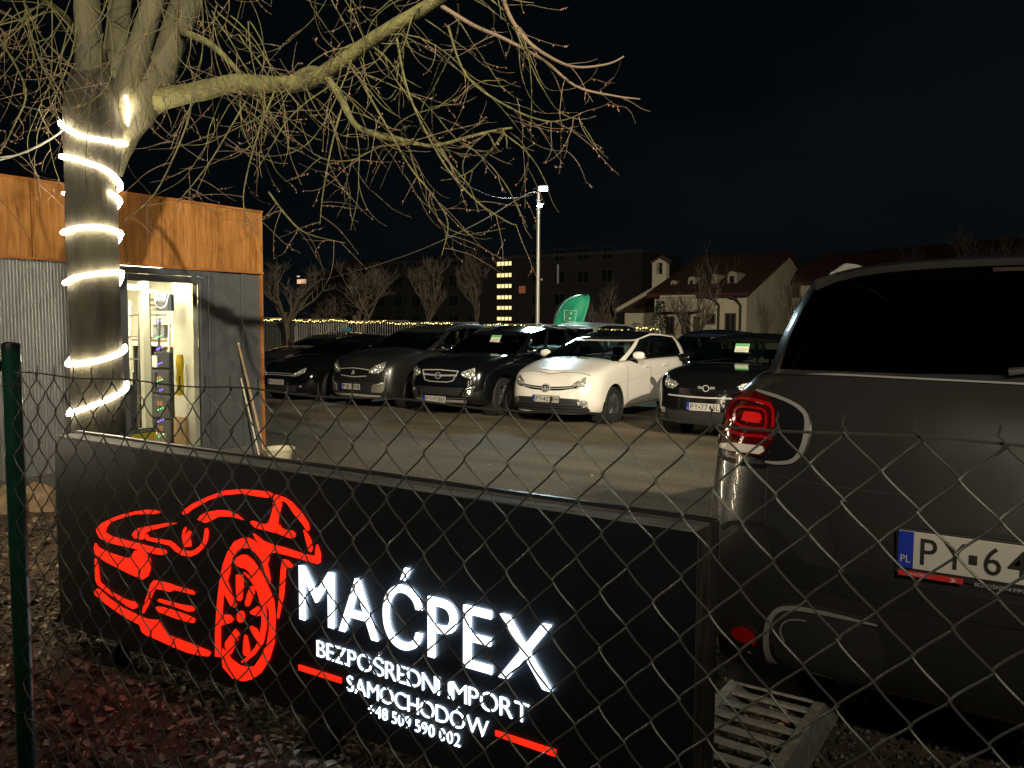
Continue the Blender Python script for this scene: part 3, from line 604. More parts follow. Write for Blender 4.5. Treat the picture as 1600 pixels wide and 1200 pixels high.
# ------------------------------------------------------------------ cars
def lerp(a, b, t): return a + (b - a) * t
def pl(tab, y):
    if y <= tab[0][0]: return tab[0][1]
    for (a, za), (b, zb) in zip(tab, tab[1:]):
        if y <= b: t = (y - a) / (b - a); return za + (zb - za) * t
    return tab[-1][1]
def outline(hw, y0, y1, cf, nf, cr, nr, na=9, nsd=12, nb=8, taper=0.0):
    """half plan outline from front centre to rear centre; superellipse corners"""
    pts = []
    for i in range(na + 1):
        a = (PI / 2) * i / na; pts.append((hw * math.sin(a) ** (2 / nf), y0 + cf * (1 - max(0, math.cos(a)) ** (2 / nf))))
    for i in range(1, nsd):
        pts.append((hw, lerp(y0 + cf, y1 - cr, i / nsd)))
    for i in range(nb, -1, -1):
        a = (PI / 2) * i / nb; pts.append(((hw - taper) * math.sin(a) ** (2 / nr) , y1 - cr * (1 - max(0, math.cos(a)) ** (2 / nr))))
    n = len(pts)
    if taper:
        pts = [(x * (1 - 0) if y < y0 + cf else min(x, hw - taper * max(0, (y - (y0 + cf)) / (y1 - y0 - cf)) ** 2), y) for x, y in pts]
    return pts
class Car:
    def __init__(s, name, label, cat, sp, paint, loc, rz=0, group=None):
        s.t = thing(name, label, cat, loc, rz, group); s.sp = sp; s.paint = paint
        s.body(); s.greenhouse()
    # lower body: stacked loops, capped, subdivided, wheel arches cut out
    def body(s):
        p = s.sp; L, HW = p['L'], p['W'] / 2
        lv = p['levels']          # (halfwidth factor, z table over y, y front, y rear inset)
        cf, nf, cr, nr = p.get('corner', (.55, 2.6, .45, 2.8))
        loops = []
        for (wf, zt, yf, yr) in lv:
            o = outline(HW * wf, yf, L - yr, cf, nf, cr, nr, taper=p.get('taper', .04))
            loops.append([(x, y, pl(zt, y)) for x, y in o])
        n = len(loops[0]); V = []; F = []; rings = []
        for lp in loops:      # full closed ring: right side then mirrored
            ring = [];
            for i, (x, y, z) in enumerate(lp): ring.append(len(V)); V.append((x, y, z))
            for i in range(n - 2, 0, -1): x, y, z = lp[i]; ring.append(len(V)); V.append((-x, y, z))
            rings.append(ring)
        m = len(rings[0])
        for a, b in zip(rings, rings[1:]):
            for i in range(m): j = (i + 1) % m; F.append((a[i], a[j], b[j], b[i]))
        K = 6; crown = p.get('crown', .05)
        def cap(ring, lp, cr_, top):
            rows = []
            for i in range(n):
                x, y, z = lp[i]
                if i in (0, n - 1): rows.append([ring[i]]); continue
                row = [ring[i]]
                cc = cr_ * min(1, x / (HW * .6)) 
                for k in range(1, K):
                    q = 1 - 2 * k / K; V.append((x * q, y, z + cc * (1 - q * q))); row.append(len(V) - 1)
                row.append(ring[m - i]); rows.append(row)
            for i in range(n - 1):
                a, b = rows[i], rows[i + 1]
                if len(a) == 1 and len(b) > 1:
                    for k in range(K): F.append((a[0], b[k], b[k+1]) if top else (a[0], b[k+1], b[k]))
                elif len(b) == 1:
                    for k in range(K): F.append((a[k], b[0], a[k+1]) if top else (a[k+1], b[0], a[k]))
                else:
                    for k in range(K): F.append((a[k], b[k], b[k+1], a[k+1]) if top else (a[k+1], b[k+1], b[k], a[k]))
        cap(rings[-1], loops[-1], crown, True); cap(rings[0], loops[0], 0, False)
        me = bpy.data.meshes.new('body'); me.from_pydata(V, [], F); me.materials.append(s.paint)
        bm = bmesh.new(); bm.from_mesh(me); bmesh.ops.recalc_face_normals(bm, faces=bm.faces); bm.to_mesh(me); bm.free()
        o = obj('body', me)
        sd = o.modifiers.new('s', 'SUBSURF'); sd.levels = 1; sd.render_levels = 1
        cut = MB(); wr = p['wr'] + p.get('gap', .055)
        for y in (p['wf'], p['wb']):
            for sx in (-1, 1):
                cut.lathe([(0, sx * (HW - .32)), (wr, sx * (HW - .32)), (wr, sx * (HW + .3)), (0, sx * (HW + .3))], 32, 'X', (0, y, p['wr']))
        co = obj('cut', cut.mesh('cut', M['plastic'])); bo = o.modifiers.new('b', 'BOOLEAN'); bo.object = co; bo.operation = 'DIFFERENCE'; bo.solver = 'EXACT'
        dg = bpy.context.evaluated_depsgraph_get(); me2 = bpy.data.meshes.new_from_object(o.evaluated_get(dg))
        bpy.data.objects.remove(o); bpy.data.objects.remove(co)
        me2.name = 'body'; me2.materials.clear(); me2.materials.append(s.paint); me2.polygons.foreach_set('use_smooth', [True] * len(me2.polygons)); me2.set_sharp_from_angle(angle=R(38))
        me2.polygons.foreach_set('material_index', [0] * len(me2.polygons))
        s.bo = obj('body', me2, s.t)
        bm = bmesh.new(); bm.from_mesh(me2); s.bvh = BVHTree.FromBMesh(bm); bm.free()
    def greenhouse(s):
        g = s.sp['gh']; HW = s.sp['W'] / 2
        # base and roof outlines share their sampling
        na, ns, nb = 7, g.get('ns', 20), 6
        base = outline(HW * g['bw'], g['by0'], g['by1'], g['bcf'], 3.2, g['bcr'], 3.4, na, ns, nb)
        roof = outline(HW * g['rw'], g['ry0'], g['ry1'], g['rcf'], 3.2, g['rcr'], 3.4, na, ns, nb)
        n = len(base); vs_ = [0, .05, .35, .65, .93, 1.0]
        def P(i, v):
            (x0, y0), (x1, y1) = base[i], roof[i]
            z0 = pl(g['bz'], y0); z1 = pl(g['rz'], y1) 
            bul = g.get('bul', .03) * math.sin(PI * v * .9)
            x = lerp(x0, x1, v) + (bul if x0 > .1 else 0) * min(1, x0 / (HW * .8)); y = lerp(y0, y1, v)
            if i < na: y -= bul * .6 * (1 - i / na)
            if i > na + ns: y += bul
            return Vector((x, y, lerp(z0, z1, v)))
        def seg(i):      # kind of the quad between columns i and i+1
            if i < na - 1: return 'w'
            if i < na + 1: return 'p'
            k = (i - na - 1 + .5) / (ns - 2)
            if i >= na + ns - 1: return 'r' if i > na + ns + 1 else 'p'
            for a, b in g['pillars']:
                if a <= k < b: return 'b'
            return 's'
        paint, glassW, glassS1, glassS2, glassR, black = MB(), MB(), MB(), MB(), MB(), MB()
        for sg in (1, -1):
            for i in range(n - 1):
                kd = seg(i)
                for a, b in zip(range(5), range(1, 6)):
                    q = [P(i, vs_[a]), P(i + 1, vs_[a]), P(i + 1, vs_[b]), P(i, vs_[b])]
                    q = [Vector((v.x * sg, v.y, v.z)) for v in q]
                    if sg < 0: q.reverse()
                    edge = a == 0 or a == 4
                    if kd == 'p' or (edge and kd != 'w'): tgt = paint if not (kd == 's' and a == 0) else black
                    elif edge: tgt = black
                    elif kd == 'b': tgt = black
                    elif kd == 'w': tgt = glassW
                    elif kd == 'r': tgt = glassR
                    else: tgt = glassS1 if sg > 0 else glassS2
                    if edge and a == 4 and kd in 'wr': tgt = paint
                    tgt.add(q, [(0, 1, 2, 3)])
        # roof: edge roll and crowned rows
        crown = g.get('crown', .06); K = 6
        rm = MB(); rows = []
        for i in range(n):
            x, y = roof[i]; z = pl(g['rz'], y); row = []
            for k in range(K + 1):
                q = 1 - 2 * k / K; cc = crown * (1 - abs(q) ** 2.4) * min(1, x / (HW * .45)); row.append((x * q, y, z + cc))
            rows.append(row)
        for i in range(n - 1):
            for k in range(K): rm.add([rows[i][k], rows[i+1][k], rows[i+1][k+1], rows[i][k+1]], [(0,1,2,3)])
        def weld(mb, nm, mt, sm=40):
            me = mb.mesh(nm, mt, fixn=False); bm = bmesh.new(); bm.from_mesh(me); bmesh.ops.remove_doubles(bm, verts=bm.verts, dist=.0005); bm.to_mesh(me); bm.free()
            me.polygons.foreach_set('use_smooth', [True] * len(me.polygons)); me.set_sharp_from_angle(angle=R(sm)); return obj(nm, me, s.t)
        weld(rm, 'roof', s.sp.get('roofmat', s.paint)); weld(paint, 'pillars', s.paint); weld(black, 'window_trim', M['gloss_black'])
        weld(glassW, 'windscreen', M['carglass']); [weld(q_, 'side_windows', s.sp.get('sideglass', M['carglass'])) for q_ in (glassS1, glassS2)]; weld(glassR, 'rear_window', s.sp.get('rearglass', M['carglass']))
        s.roof_z = lambda y: pl(g['rz'], y) + crown
        s.g = g
    def wheels(s, spokes=5, rim=None, only=None):
        p = s.sp; HW = p['W'] / 2; r = p['wr']; rim = rim or M['alloy']
        tm = MB(); w = .21
        tm.lathe([(r*.66, -w/2), (r*.93, -w/2), (r, -w/2+.03), (r, w/2-.03), (r*.93, w/2), (r*.66, w/2), (r*.64, 0), (r*.66, -w/2)], 36, 'X')
        ty = tm.mesh('tyre', M['rubber'], 40)
        rm = MB(); rm.lathe([(r*.655, -w/2+.01), (r*.655, w/2-.01), (r*.60, w/2-.02), (r*.60, -w/2+.02), (r*.655, -w/2+.01)], 32, 'X')
        for k in range(spokes):
            a = 2*PI*k/spokes
            for da, db in ((-.10, -.05), (.10, .05)):
                c, s_ = math.cos(a + da), math.sin(a + da); c2, s2 = math.cos(a + db * 3.2), math.sin(a + db * 3.2)
                rm.tube([(w/2 - .045, r*.10*c, r*.10*s_), (w/2 - .03, r*.62*c2, r*.62*s2)], [.028, .019], 6)
        rm.lathe([(0, w/2-.015), (.05, w/2-.02), (.065, w/2-.05), (.065, 0)], 20, 'X')
        rmm = rm.mesh('rim', rim, 40)
        bd = MB(); bd.lathe([(0, 0), (r*.45, 0), (r*.45, .02), (0, .02)], 24, 'X'); bdm = bd.mesh('brake_disc', M['alloy_dark'], 40)
        ln = MB(); wl = p['wr'] + p.get('gap', .055) - .006
        ln.lathe([(0, -.30), (wl, -.30), (wl, -.015)], 32, 'X')
        lnm = ln.mesh('arch_liner', M['plastic'], 40)
        for y in (p['wf'], p['wb']):
            for sx in (-1, 1):
                wh = tag(empty('wheel', (sx * (HW - w/2 - .03), y, r))); wh.parent = s.t
                if sx < 0: wh.rotation_euler = (0, 0, PI)
                obj('tyre', ty, wh); obj('rim', rmm, wh); obj('brake_disc', bdm, wh)
                l = obj('arch_liner', lnm, s.t, (sx * HW, y, r)); 
                if sx < 0: l.rotation_euler = (0, 0, PI)
    # detail patch: 2D polygon projected onto the bodywork. axis 'F' front (x,z), 'B' rear (x,z), 'S' side +x (y,z), 'T' top (x,y)
    def patch(s, name, poly, axis, mt, off=.004, skew=0.0, cuts=3, parent=None, mirror=False, depth=.012, maxd=None):
        outp = []
        for sg in ((1, -1) if mirror else (1,)):
            bm = bmesh.new()
            vs = [bm.verts.new((a, b, 0)) for a, b in poly]
            bm.faces.new(vs); bmesh.ops.triangulate(bm, faces=bm.faces)
            for _ in range(cuts - 1):
                es = [e for e in bm.edges if e.calc_length() > .035]
                if not es: break
                bmesh.ops.subdivide_edges(bm, edges=es, cuts=1, use_grid_fill=False); bmesh.ops.triangulate(bm, faces=bm.faces)
            d = {'F': Vector((-skew * 1.0, 1, 0)), 'B': Vector((-skew, -1, 0)), 'S': Vector((-1, skew, 0)), 'T': Vector((0, 0, -1))}[axis].normalized()
            bad = []
            pos = {}
            for v in bm.verts:
                a, b = v.co.x, v.co.y
                q = {'F': Vector((a, -1, b)), 'B': Vector((a, s.sp['L'] + 1, b)), 'S': Vector((2, a, b)), 'T': Vector((a, b, 3))}[axis]
                if skew and axis in 'FB': q = Vector((a, 0 if axis == 'F' else s.sp['L'], b)) - d * 2.0
                h = s.bvh.ray_cast(q, d, 6)
                if h[0] is None: bad.append(v); continue
                nn = h[1] if h[1].dot(d) < 0 else -h[1]
                pos[v] = (h[0] - d * off * .6 + nn * off * .6)
            for v in bad: bm.verts.remove(v)
            if not bm.faces: bm.free(); continue
            for v, c in pos.items(): v.co = c
            bnd = [e for e in bm.edges if e.is_boundary]
            r = bmesh.ops.extrude_edge_only(bm, edges=bnd)
            for e in r['geom']:
                if isinstance(e, bmesh.types.BMVert): e.co += d * depth
            if sg < 0:
                for v in bm.verts: v.co.x *= -1
            bmesh.ops.recalc_face_normals(bm, faces=bm.faces)
            me = bpy.data.meshes.new(name); bm.to_mesh(me); bm.free(); me.materials.append(mt)
            me.polygons.foreach_set('use_smooth', [True] * len(me.polygons)); me.set_sharp_from_angle(angle=R(45))
            outp.append(obj(name, me, parent or s.t))
        return outp
    def hit(s, a, b, axis='F'):
        q, d = {'F': (Vector((a, -1, b)), Vector((0, 1, 0))), 'B': (Vector((a, s.sp['L'] + 1, b)), Vector((0, -1, 0))), 'S': (Vector((2, a, b)), Vector((-1, 0, 0)))}[axis]
        h = s.bvh.ray_cast(q, d, 6); return h[0] if h[0] else Vector((a, 0, b))
    def strip(s, name, pts, w, axis, mt, **k):
        """a band of width w along a 2D polyline"""
        P_ = [Vector(p) for p in pts]; up, dn = [], []
        for i, p in enumerate(P_):
            t = (P_[min(i+1, len(P_)-1)] - P_[max(i-1, 0)]).normalized(); nn = Vector((-t.y, t.x)) * w / 2
            up.append(p + nn); dn.append(p - nn)
        return s.patch(name, [tuple(p) for p in up + dn[::-1]], axis, mt, **k)
    def plate(s, text, cx, cz, y=None, ax='F', w=.52, h=.114, off=.018):
        sg = -1 if ax == 'F' else 1
        hp = s.hit(cx, cz, ax); ys = [s.hit(cx + dx, cz + dz, ax).y for dx in (-w/2, 0, w/2) for dz in (-h/2, h/2)]
        y0 = (min(ys) if ax == 'F' else max(ys)) + sg * off
        pt = empty('number_plate', (cx, y0, cz)); pt.parent = s.t
        th = .004
        bbox_obj('holder', (-w/2 - .008, -sg*.004 if ax == 'B' else .004, -h/2 - .022), (w/2 + .008, -sg*.02 if ax == 'B' else .02, h/2 + .006), M['plate_black'], pt, .003)
        bbox_obj('panel', (-w/2, -.002, -h/2), (w/2, .0035, h/2), M['plate_white'], pt, .002)
        yy = sg * .0045; fx = -sg if ax == 'F' else -1     # text runs along +x seen from the front (-y side), along -x from the rear
        fx = 1 if ax == 'F' else -1
        bx = -w/2 if ax == 'F' else w/2
        m = MB(); m.box((bx, yy - .0005 * sg, -h/2 + .001), (bx + fx * .043, yy, h/2 - .001)); m.build('blue_band', M['plate_blue'], pt)
        merged_text('country_code', 'PL', bx + fx*.008, bx + fx*.035, -h/2 + .018, -h/2 + .040, M['plate_white'], pt, lambda x, z, d: (x, yy + sg*.0006, z))
        merged_text('plate_number', text, bx + fx*.062, bx + fx*(w - .015), -.040, .040, M['plate_black'], pt, lambda x, z, d: (x, yy + sg*.001, z), off=.004, track=.15, space=.26)
        dx_ = bx + fx * .062 + fx * (w - .077) * .315
        m = MB(); m.box((dx_ - .011, yy + sg*.0005, -.018), (dx_ + .011, yy + sg*.0012, .010)); m.build('seal_sticker', M['plate_black'], pt)
        return pt
    def seats(s, rows=((1.0,), ), wheel=True, seatm=None):
        g = s.g; HW = s.sp['W'] / 2; seatm = seatm or M['seat']
        zb = pl(g['bz'], g['by0'])
        for yy in rows[0]:
            for sx in (-1, 1):
                m = MB(); x = sx * .36
                m.box((x - .24, yy, zb - .55), (x + .24, yy + .12, zb + .02)); m.box((x - .10, yy + .03, zb + .07), (x + .10, yy + .11, zb + .23)); m.box((x - .02, yy + .06, zb + .01), (x + .02, yy + .08, zb + .08))
                me = m.mesh('seat', seatm); bevel(me, .03, 3); me.polygons.foreach_set('use_smooth', [True]*len(me.polygons)); obj('seat', me, s.t)
        m = MB(); m.box((-HW * .82, g['by0'] + .15, zb - .2), (HW * .82, g['by0'] + .62, zb - .01)); me = m.mesh('dashboard', M['plastic']); bevel(me, .05, 2); obj('dashboard', me, s.t)
        m = MB(); m.tube([(.36 + .18 * math.cos(a), g['by0'] + .70 + .06 * math.sin(a), zb + .02 + .17 * math.sin(a)) for a in [k * PI / 10 for k in range(20)]], .014, 6, closed=True); m.build('steering_wheel', M['plastic'], s.t, 60)
    def mirrors(s, y, z, x=None, mt=None, size=1.0):
        HW = s.sp['W'] / 2; x = x or HW * .93
        for sx in (-1, 1):
            mr = empty('wing_mirror', (sx * x, y, z)); mr.parent = s.t
            m = MB()
            for i in range(7):
                b_ = PI * i / 6 - PI/2
                for j in range(12):
                    a = 2*PI*j/12; cx_ = math.cos(b_) ** .55 if abs(b_) < 1.57 else 0
                    m.v.append((sx * (.13 + .115 * math.sin(b_)) * size, (.015 + .06 * cx_ * math.cos(a)) * size, (.075 + .075 * cx_ * math.sin(a)) * size))
            for i in range(6):
                for j in range(12): m.f.append((i*12+j, i*12+(j+1)%12, (i+1)*12+(j+1)%12, (i+1)*12+j)); m.m.append(0)
            m.build('mirror_housing', mt or s.paint, mr, 60)
            m = MB(); m.box((sx * -.03, -.02, 0), (sx * .10, .03, .03)); me = m.mesh('mirror_arm', M['plastic']); bevel(me, .008, 2); obj('mirror_arm', me, mr)
    def headlight(s, poly, skew, bulbs, br=.035, lens=True, housing=None, drl=None, ring=None):
        """poly (x,z) on the +x side; reflectors on a dark housing under a clear lens"""
        for o in s.patch('headlight', poly, 'F', housing or M['hl_house'], .003, skew, 4, mirror=True, depth=.02):
            sg = 1 if sum((v.co.x for v in o.data.vertices)) > 0 else -1
            for (bx, bz, rr) in bulbs:
                d = Vector((-skew, 1, 0)).normalized(); h = s.bvh.ray_cast(Vector((bx, 0, bz)) - d * 2, d, 6)
                if h[0] is None: continue
                m = MB(); c = h[0]
                m.lathe([(0, -.002), (rr * .35, -.012), (rr * .45, -.004), (rr * .8, -.010), (rr, -.016), (rr * 1.08, -.004)], 14, 'Y', (0, 0, 0))
                ang = math.atan2(-skew, 1)
                o2 = m.build('reflector', M['reflector'], o, 30); o2.location = (c.x * sg, c.y, c.z); o2.rotation_euler = (0, 0, -ang * sg * .6)
            if drl:
                for p2 in drl:
                    for q in s.strip('light_strip', p2, .014, 'F', M['reflector'], off=.009, skew=skew, cuts=2, mirror=False, parent=o): 
                        if sg < 0:
                            for v in q.data.vertices: v.co.x *= -1
M['hl_house'] = mat('headlight_housing', (.42, .43, .41), .22, metal=.7, bump=1.0, bscale=34)
M['reflector'] = mat('reflector', (.90, .90, .84), .22, metal=.85, bump=.35, bscale=90)
M['seal'] = mat('door_seam', (.01, .01, .01), .7)
M['paper'] = mat('sale_sheet', (.62, .66, .50), .7)
M['paper_green'] = mat('sale_sheet_green', (.10, .42, .18), .6)
def sale_sheet(car, x, z, y, tilt):
    sh = thing('price_sheet', 'x', 'sheet', tuple(Vector(car.t.location) + Vector((x, y, z))))
    sh.rotation_euler = (tilt, 0, 0)
    m = MB(); m.box((-.115, 0, -.15), (.115, .002, .15)); m.build('page', M['paper'], sh)
    m = MB(); m.box((-.112, -.0015, .10), (.112, -.0005, .147)); m.build('heading_band', M['paper_green'], sh)
    m = MB()
    for k in range(7): m.box((-.10, -.0015, .045 - k * .028), (.10 - .03 * (k % 3), -.0005, .055 - k * .028))
    m.build('text_lines', mat('sheet_print', (.25, .28, .20), .7) if 'sheet_print' not in bpy.data.materials else bpy.data.materials['sheet_print'], sh)
    return sh
def shell(L, W, H, hood_z, cowl_y, cowl_z, rear_z, lip=.20, belt=None, nose=.0, rear_low=.25):
    """level table shared by the row cars"""
    return [
     (.80, [(0, lip + .03), (.8, .22), (L - .6, .24), (L, rear_low + .03)], .10 + nose, .14),
     (.93, [(0, lip), (.7, .20), (L - .6, .22), (L, rear_low)], .035 + nose, .08),
     (.985, [(0, .36), (.8, .34), (L - .6, .36), (L, .42)], .0 + nose, .03),
     (1.0, [(0, .52), (.8, .55), (L - .5, .60), (L, .60)], .005 + nose, .0),
     (.995, [(0, hood_z - .14), (.5, hood_z - .10), (cowl_y, cowl_z - .22), (L - .4, rear_z - .20), (L, rear_z - .22)], .05 + nose, .02),
     (.97, [(0, hood_z - .045), (.5, hood_z + .0), (cowl_y, cowl_z - .09), (L - .4, rear_z - .07), (L, rear_z - .10)], .11 + nose, .05),
     (.90, [(0, hood_z - .01), (.4, hood_z + .05), (cowl_y, cowl_z), (cowl_y + .4, cowl_z + .0), (L - .4, rear_z), (L, rear_z)], .19 + nose, .10)]
def mkgh(L, W, H, cowl_y, cowl_z, rf, rr, rear_z, wsy=.95, ry=None, pillars=((.30, .36), (.68, .76)), bw=.925, rw=.73, crown=.055, **k):
    ry0 = cowl_y + wsy; ry1 = ry or L - .35
    d = dict(bw=bw, rw=rw, by0=cowl_y - .02, by1=L - .12, bcf=.28, bcr=.18, ry0=ry0, ry1=ry1, rcf=.14, rcr=.16, bz=[(cowl_y - .1, cowl_z - .02), (cowl_y + .5, cowl_z - .005), (L, rear_z - .01)],
             rz=[(ry0, rf - crown), (ry0 + .7, H - crown), (ry1 - .8, H - crown - .015), (ry1, rr - crown)], pillars=pillars, crown=crown, bul=.035)
    d.update(k); return d
def ell(cx, cz, rx, rz, n=16): return [(cx + rx * math.cos(2*PI*k/n), cz + rz * math.sin(2*PI*k/n)) for k in range(n)]
def ringobj(car, name, cx, cz, rx, rz, r, mt, parent=None, n=20, off=.012, axis='F'):
    m = MB(); pts = []
    for k in range(n):
        a = 2*PI*k/n; h = car.hit(cx + rx * math.cos(a), cz + rz * math.sin(a), axis); pts.append((h.x, h.y - off if axis == 'F' else h.y + off, h.z))
    y0 = min(p[1] for p in pts) if axis == 'F' else max(p[1] for p in pts)
    m.tube([(p[0], y0, p[2]) for p in pts], r, 6, closed=True); return m.build(name, mt, parent or car.t, 60)
# ---- white people carrier
wp = mat('white_paint', (.80, .78, .71), .28, coat=1.0, coatr=.03)
L_, W_, H_ = 4.44, 1.79, 1.62
c = Car('people_carrier', 'white people carrier parked between the two black SUVs, black roof and lit flank', 'car',
        dict(L=L_, W=W_, H=H_, wr=.325, wf=.90, wb=3.68, crown=.05, levels=shell(L_, W_, H_, .88, 1.05, 1.10, 1.10, lip=.18), roofmat=M['gloss_black'], sideglass=M['tintglass'],
             gh=mkgh(L_, W_, H_, 1.02, 1.10, 1.50, 1.54, 1.14, wsy=1.12, ry=4.12, pillars=((.27, .31), (.64, .67)))), wp, (-7.45, 12.2, 0), 0)
c.wheels(10, M['alloy']); c.seats(((2.0,),)); c.mirrors(1.62, 1.10, .86); WC = c
c.headlight([(.52, .66), (.60, .74), (.74, .80), (.88, .84), (.885, .78), (.87, .70), (.80, .665), (.66, .64)], .9, [(.62, .70, .030), (.71, .72, .036), (.80, .745, .040)])
c.patch('upper_grille', [(-.58, .70), (-.30, .675), (0, .66), (.30, .675), (.58, .70), (.56, .655), (.30, .61), (0, .595), (-.30, .61), (-.56, .655)], 'F', M['gloss_black'], .004, cuts=5)
c.strip('grille_bar', [(-.50, .665), (-.25, .642), (0, .63), (.25, .642), (.50, .665)], .014, 'F', M['badge'], off=.012)
c.patch('lower_grille', [(-.60, .47), (0, .49), (.60, .47), (.68, .42), (.76, .27), (.70, .235), (0, .225), (-.70, .235), (-.76, .27), (-.68, .42)], 'F', M['plastic'], .004, cuts=6)
for z in (.30, .345): c.strip('grille_slat', [(-.66, z), (0, z - .005), (.66, z)], .018, 'F', M['gloss_black'], off=.012)
c.patch('front_lip', [(-.72, .225), (0, .215), (.72, .225), (.66, .19), (0, .18), (-.66, .19)], 'F', wp, .006, cuts=5)
c.patch('fog_lamp', ell(.72, .385, .045, .04), 'F', M['chrome'], .008, .5, mirror=True); c.patch('fog_surround', [(.62, .44), (.70, .46), (.84, .44), (.84, .34), (.74, .325), (.66, .35)], 'F', M['hl_house'], .004, .5, mirror=True)
bd_ = c.patch('badge_disc', ell(0, .64, .098, .075), 'F', M['badge'], .014)
for rx, rz, cz in ((.078, .055, .640), (.033, .050, .642), (.054, .021, .660)): ringobj(c, 'badge_ring', 0, cz, rx, rz, .005, M['gloss_black'], bd_[0], off=.020)
c.plate('PY 4258H', 0.02, .455)
for y in (1.42, 2.42, 3.28): c.strip('door_seam', [(y, .30), (y - .02, .65), (y + .02, 1.02)], .010, 'S', M['seal'], off=.001, depth=.003, mirror=True, cuts=4)
c.strip('sill_seam', [(1.35, .28), (3.3, .28)], .010, 'S', M['seal'], off=.001, depth=.003, mirror=True, cuts=4)
for y in (2.22, 3.12): c.patch('door_handle', [(y - .10, .93), (y + .09, .94), (y + .10, .965), (y - .09, .96)], 'S', wp, .022, mirror=True)
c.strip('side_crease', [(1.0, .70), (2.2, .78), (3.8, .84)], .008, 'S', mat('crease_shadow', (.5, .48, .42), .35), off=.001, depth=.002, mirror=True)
for sx in (-1, 1):
    q = MB(); q.tube([(sx*.30, 1.00, 1.12), (sx*.05, 1.02, 1.135)], .008, 5); q.build('wiper', M['plastic'], c.t)
c.patch('bonnet_seam', [(-.72, .30), (0, .15), (.72, .30), (.715, .31), (0, .16), (-.715, .31)], 'T', M['seal'], .001, cuts=5, depth=.003)
# ---- black SUV right of it (nearest in the row)
bp_ = carpaint('black_paint', (.005, .005, .005), .1, .14)
L_, W_, H_ = 4.20, 1.80, 1.60
c = Car('compact_suv', 'black compact SUV with winged ring badge and price sheet, right of the white people carrier', 'car',
        dict(L=L_, W=W_, H=H_, wr=.335, wf=.85, wb=3.42, crown=.045, corner=(.50, 2.9, .45, 2.8), levels=shell(L_, W_, H_, .96, 1.15, 1.10, 1.12, lip=.22), sideglass=M['carglass'],
             gh=mkgh(L_, W_, H_, 1.20, 1.12, 1.52, 1.53, 1.14, wsy=.72, ry=3.9, rw=.80)), bp_, (-4.47, 11.9, 0))
c.wheels(5, M['alloy_dark']); c.seats(((1.95,),)); c.mirrors(1.62, 1.10, .86)
c.headlight([(.53, .83), (.62, .875), (.78, .905), (.90, .96), (.90, .90), (.86, .82), (.76, .77), (.62, .76)], .8, [(.62, .81, .032), (.71, .83, .040), (.80, .86, .042)], drl=[[(.56, .80), (.72, .785), (.84, .81)]])
c.strip('grille_bar', [(-.62, .665), (-.3, .655), (0, .65), (.3, .655), (.62, .665)], .020, 'F', M['badge'], off=.010)
c.patch('upper_grille', [(-.52, .78), (0, .77), (.52, .78), (.50, .74), (0, .72), (-.50, .74)], 'F', M['gloss_black'], .003, cuts=4)
c.patch('lower_grille', [(-.66, .44), (.66, .44), (.58, .27), (-.58, .27)], 'F', M['plastic'], .004, cuts=5)
c.patch('fog_lamp', [(.74, .46), (.84, .48), (.85, .40), (.75, .385)], 'F', M['reflector'], .008, .6, mirror=True)
c.patch('skid_plate', [(-.52, .27), (.52, .27), (.44, .215), (-.44, .215)], 'F', mat('grey_skid', (.10, .10, .10), .4), .008, cuts=5)
b0 = c.patch('badge_disc', ell(0, .79, .035, .035), 'F', M['gloss_black'], .010)
ringobj(c, 'badge_ring', 0, .79, .047, .045, .008, M['badge'], b0[0], off=.016)
for z in (.805, .785): c.strip('badge_wing', [(.06, z), (.13, z + .006)], .008, 'F', M['badge'], off=.014, mirror=True, parent=b0[0])
c.plate('PY 7745L', -.02, .51)
sh = sale_sheet(c, .02, 1.30, 1.56, R(-28)); sh['label'] = 'pale sheet with green heading behind the windscreen of the ring-badge SUV'
c.patch('black_roof_edge', [(-.5, 1.1), (.5, 1.1), (.5, 1.13), (-.5, 1.13)], 'T', M['plastic'], .002)
# ---- black SUV left of the white car
L_, W_, H_ = 4.58, 1.85, 1.70
bp2 = carpaint('black_blue_paint', (.004, .005, .006), .1, .13)
c = Car('suv', 'black SUV with chrome-framed grille and silver roof rails, left of the white people carrier', 'car',
        dict(L=L_, W=W_, H=H_, wr=.36, wf=.92, wb=3.62, gap=.06, crown=.05, levels=shell(L_, W_, H_, .98, 1.15, 1.14, 1.16, lip=.26),
             gh=mkgh(L_, W_, H_, 1.18, 1.15, 1.58, 1.60, 1.18, wsy=.82, ry=4.2, rw=.76)), bp2, (-9.74, 12.1, 0), 0)
c.wheels(5, M['alloy']); c.seats(((2.1,),)); c.mirrors(1.66, 1.14, .89, M['chrome'])
c.headlight([(.54, .80), (.60, .86), (.74, .895), (.88, .93), (.90, .88), (.87, .78), (.78, .73), (.66, .745)], .8, [(.64, .80, .040), (.74, .82, .046), (.83, .845, .040), (.72, .77, .026)])
gr = c.patch('grille', [(-.42, .86), (0, .875), (.42, .86), (.33, .68), (.20, .655), (-.20, .655), (-.33, .68)], 'F', M['gloss_black'], .004, cuts=5)
for seg_ in ([(-.42, .86), (0, .876), (.42, .86)], [(-.42, .86), (-.33, .68), (-.20, .655), (.20, .655), (.33, .68), (.42, .86)]): c.strip('grille_frame', seg_, .018, 'F', M['badge'], off=.014, parent=gr[0])
c.strip('grille_bar', [(-.40, .785), (0, .77), (.40, .785)], .030, 'F', M['badge'], off=.012, parent=gr[0])
b0 = c.patch('badge_disc', ell(0, .77, .060, .052), 'F', M['plastic'], .016); ringobj(c, 'badge_ring', 0, .77, .064, .056, .008, M['badge'], b0[0], off=.022)
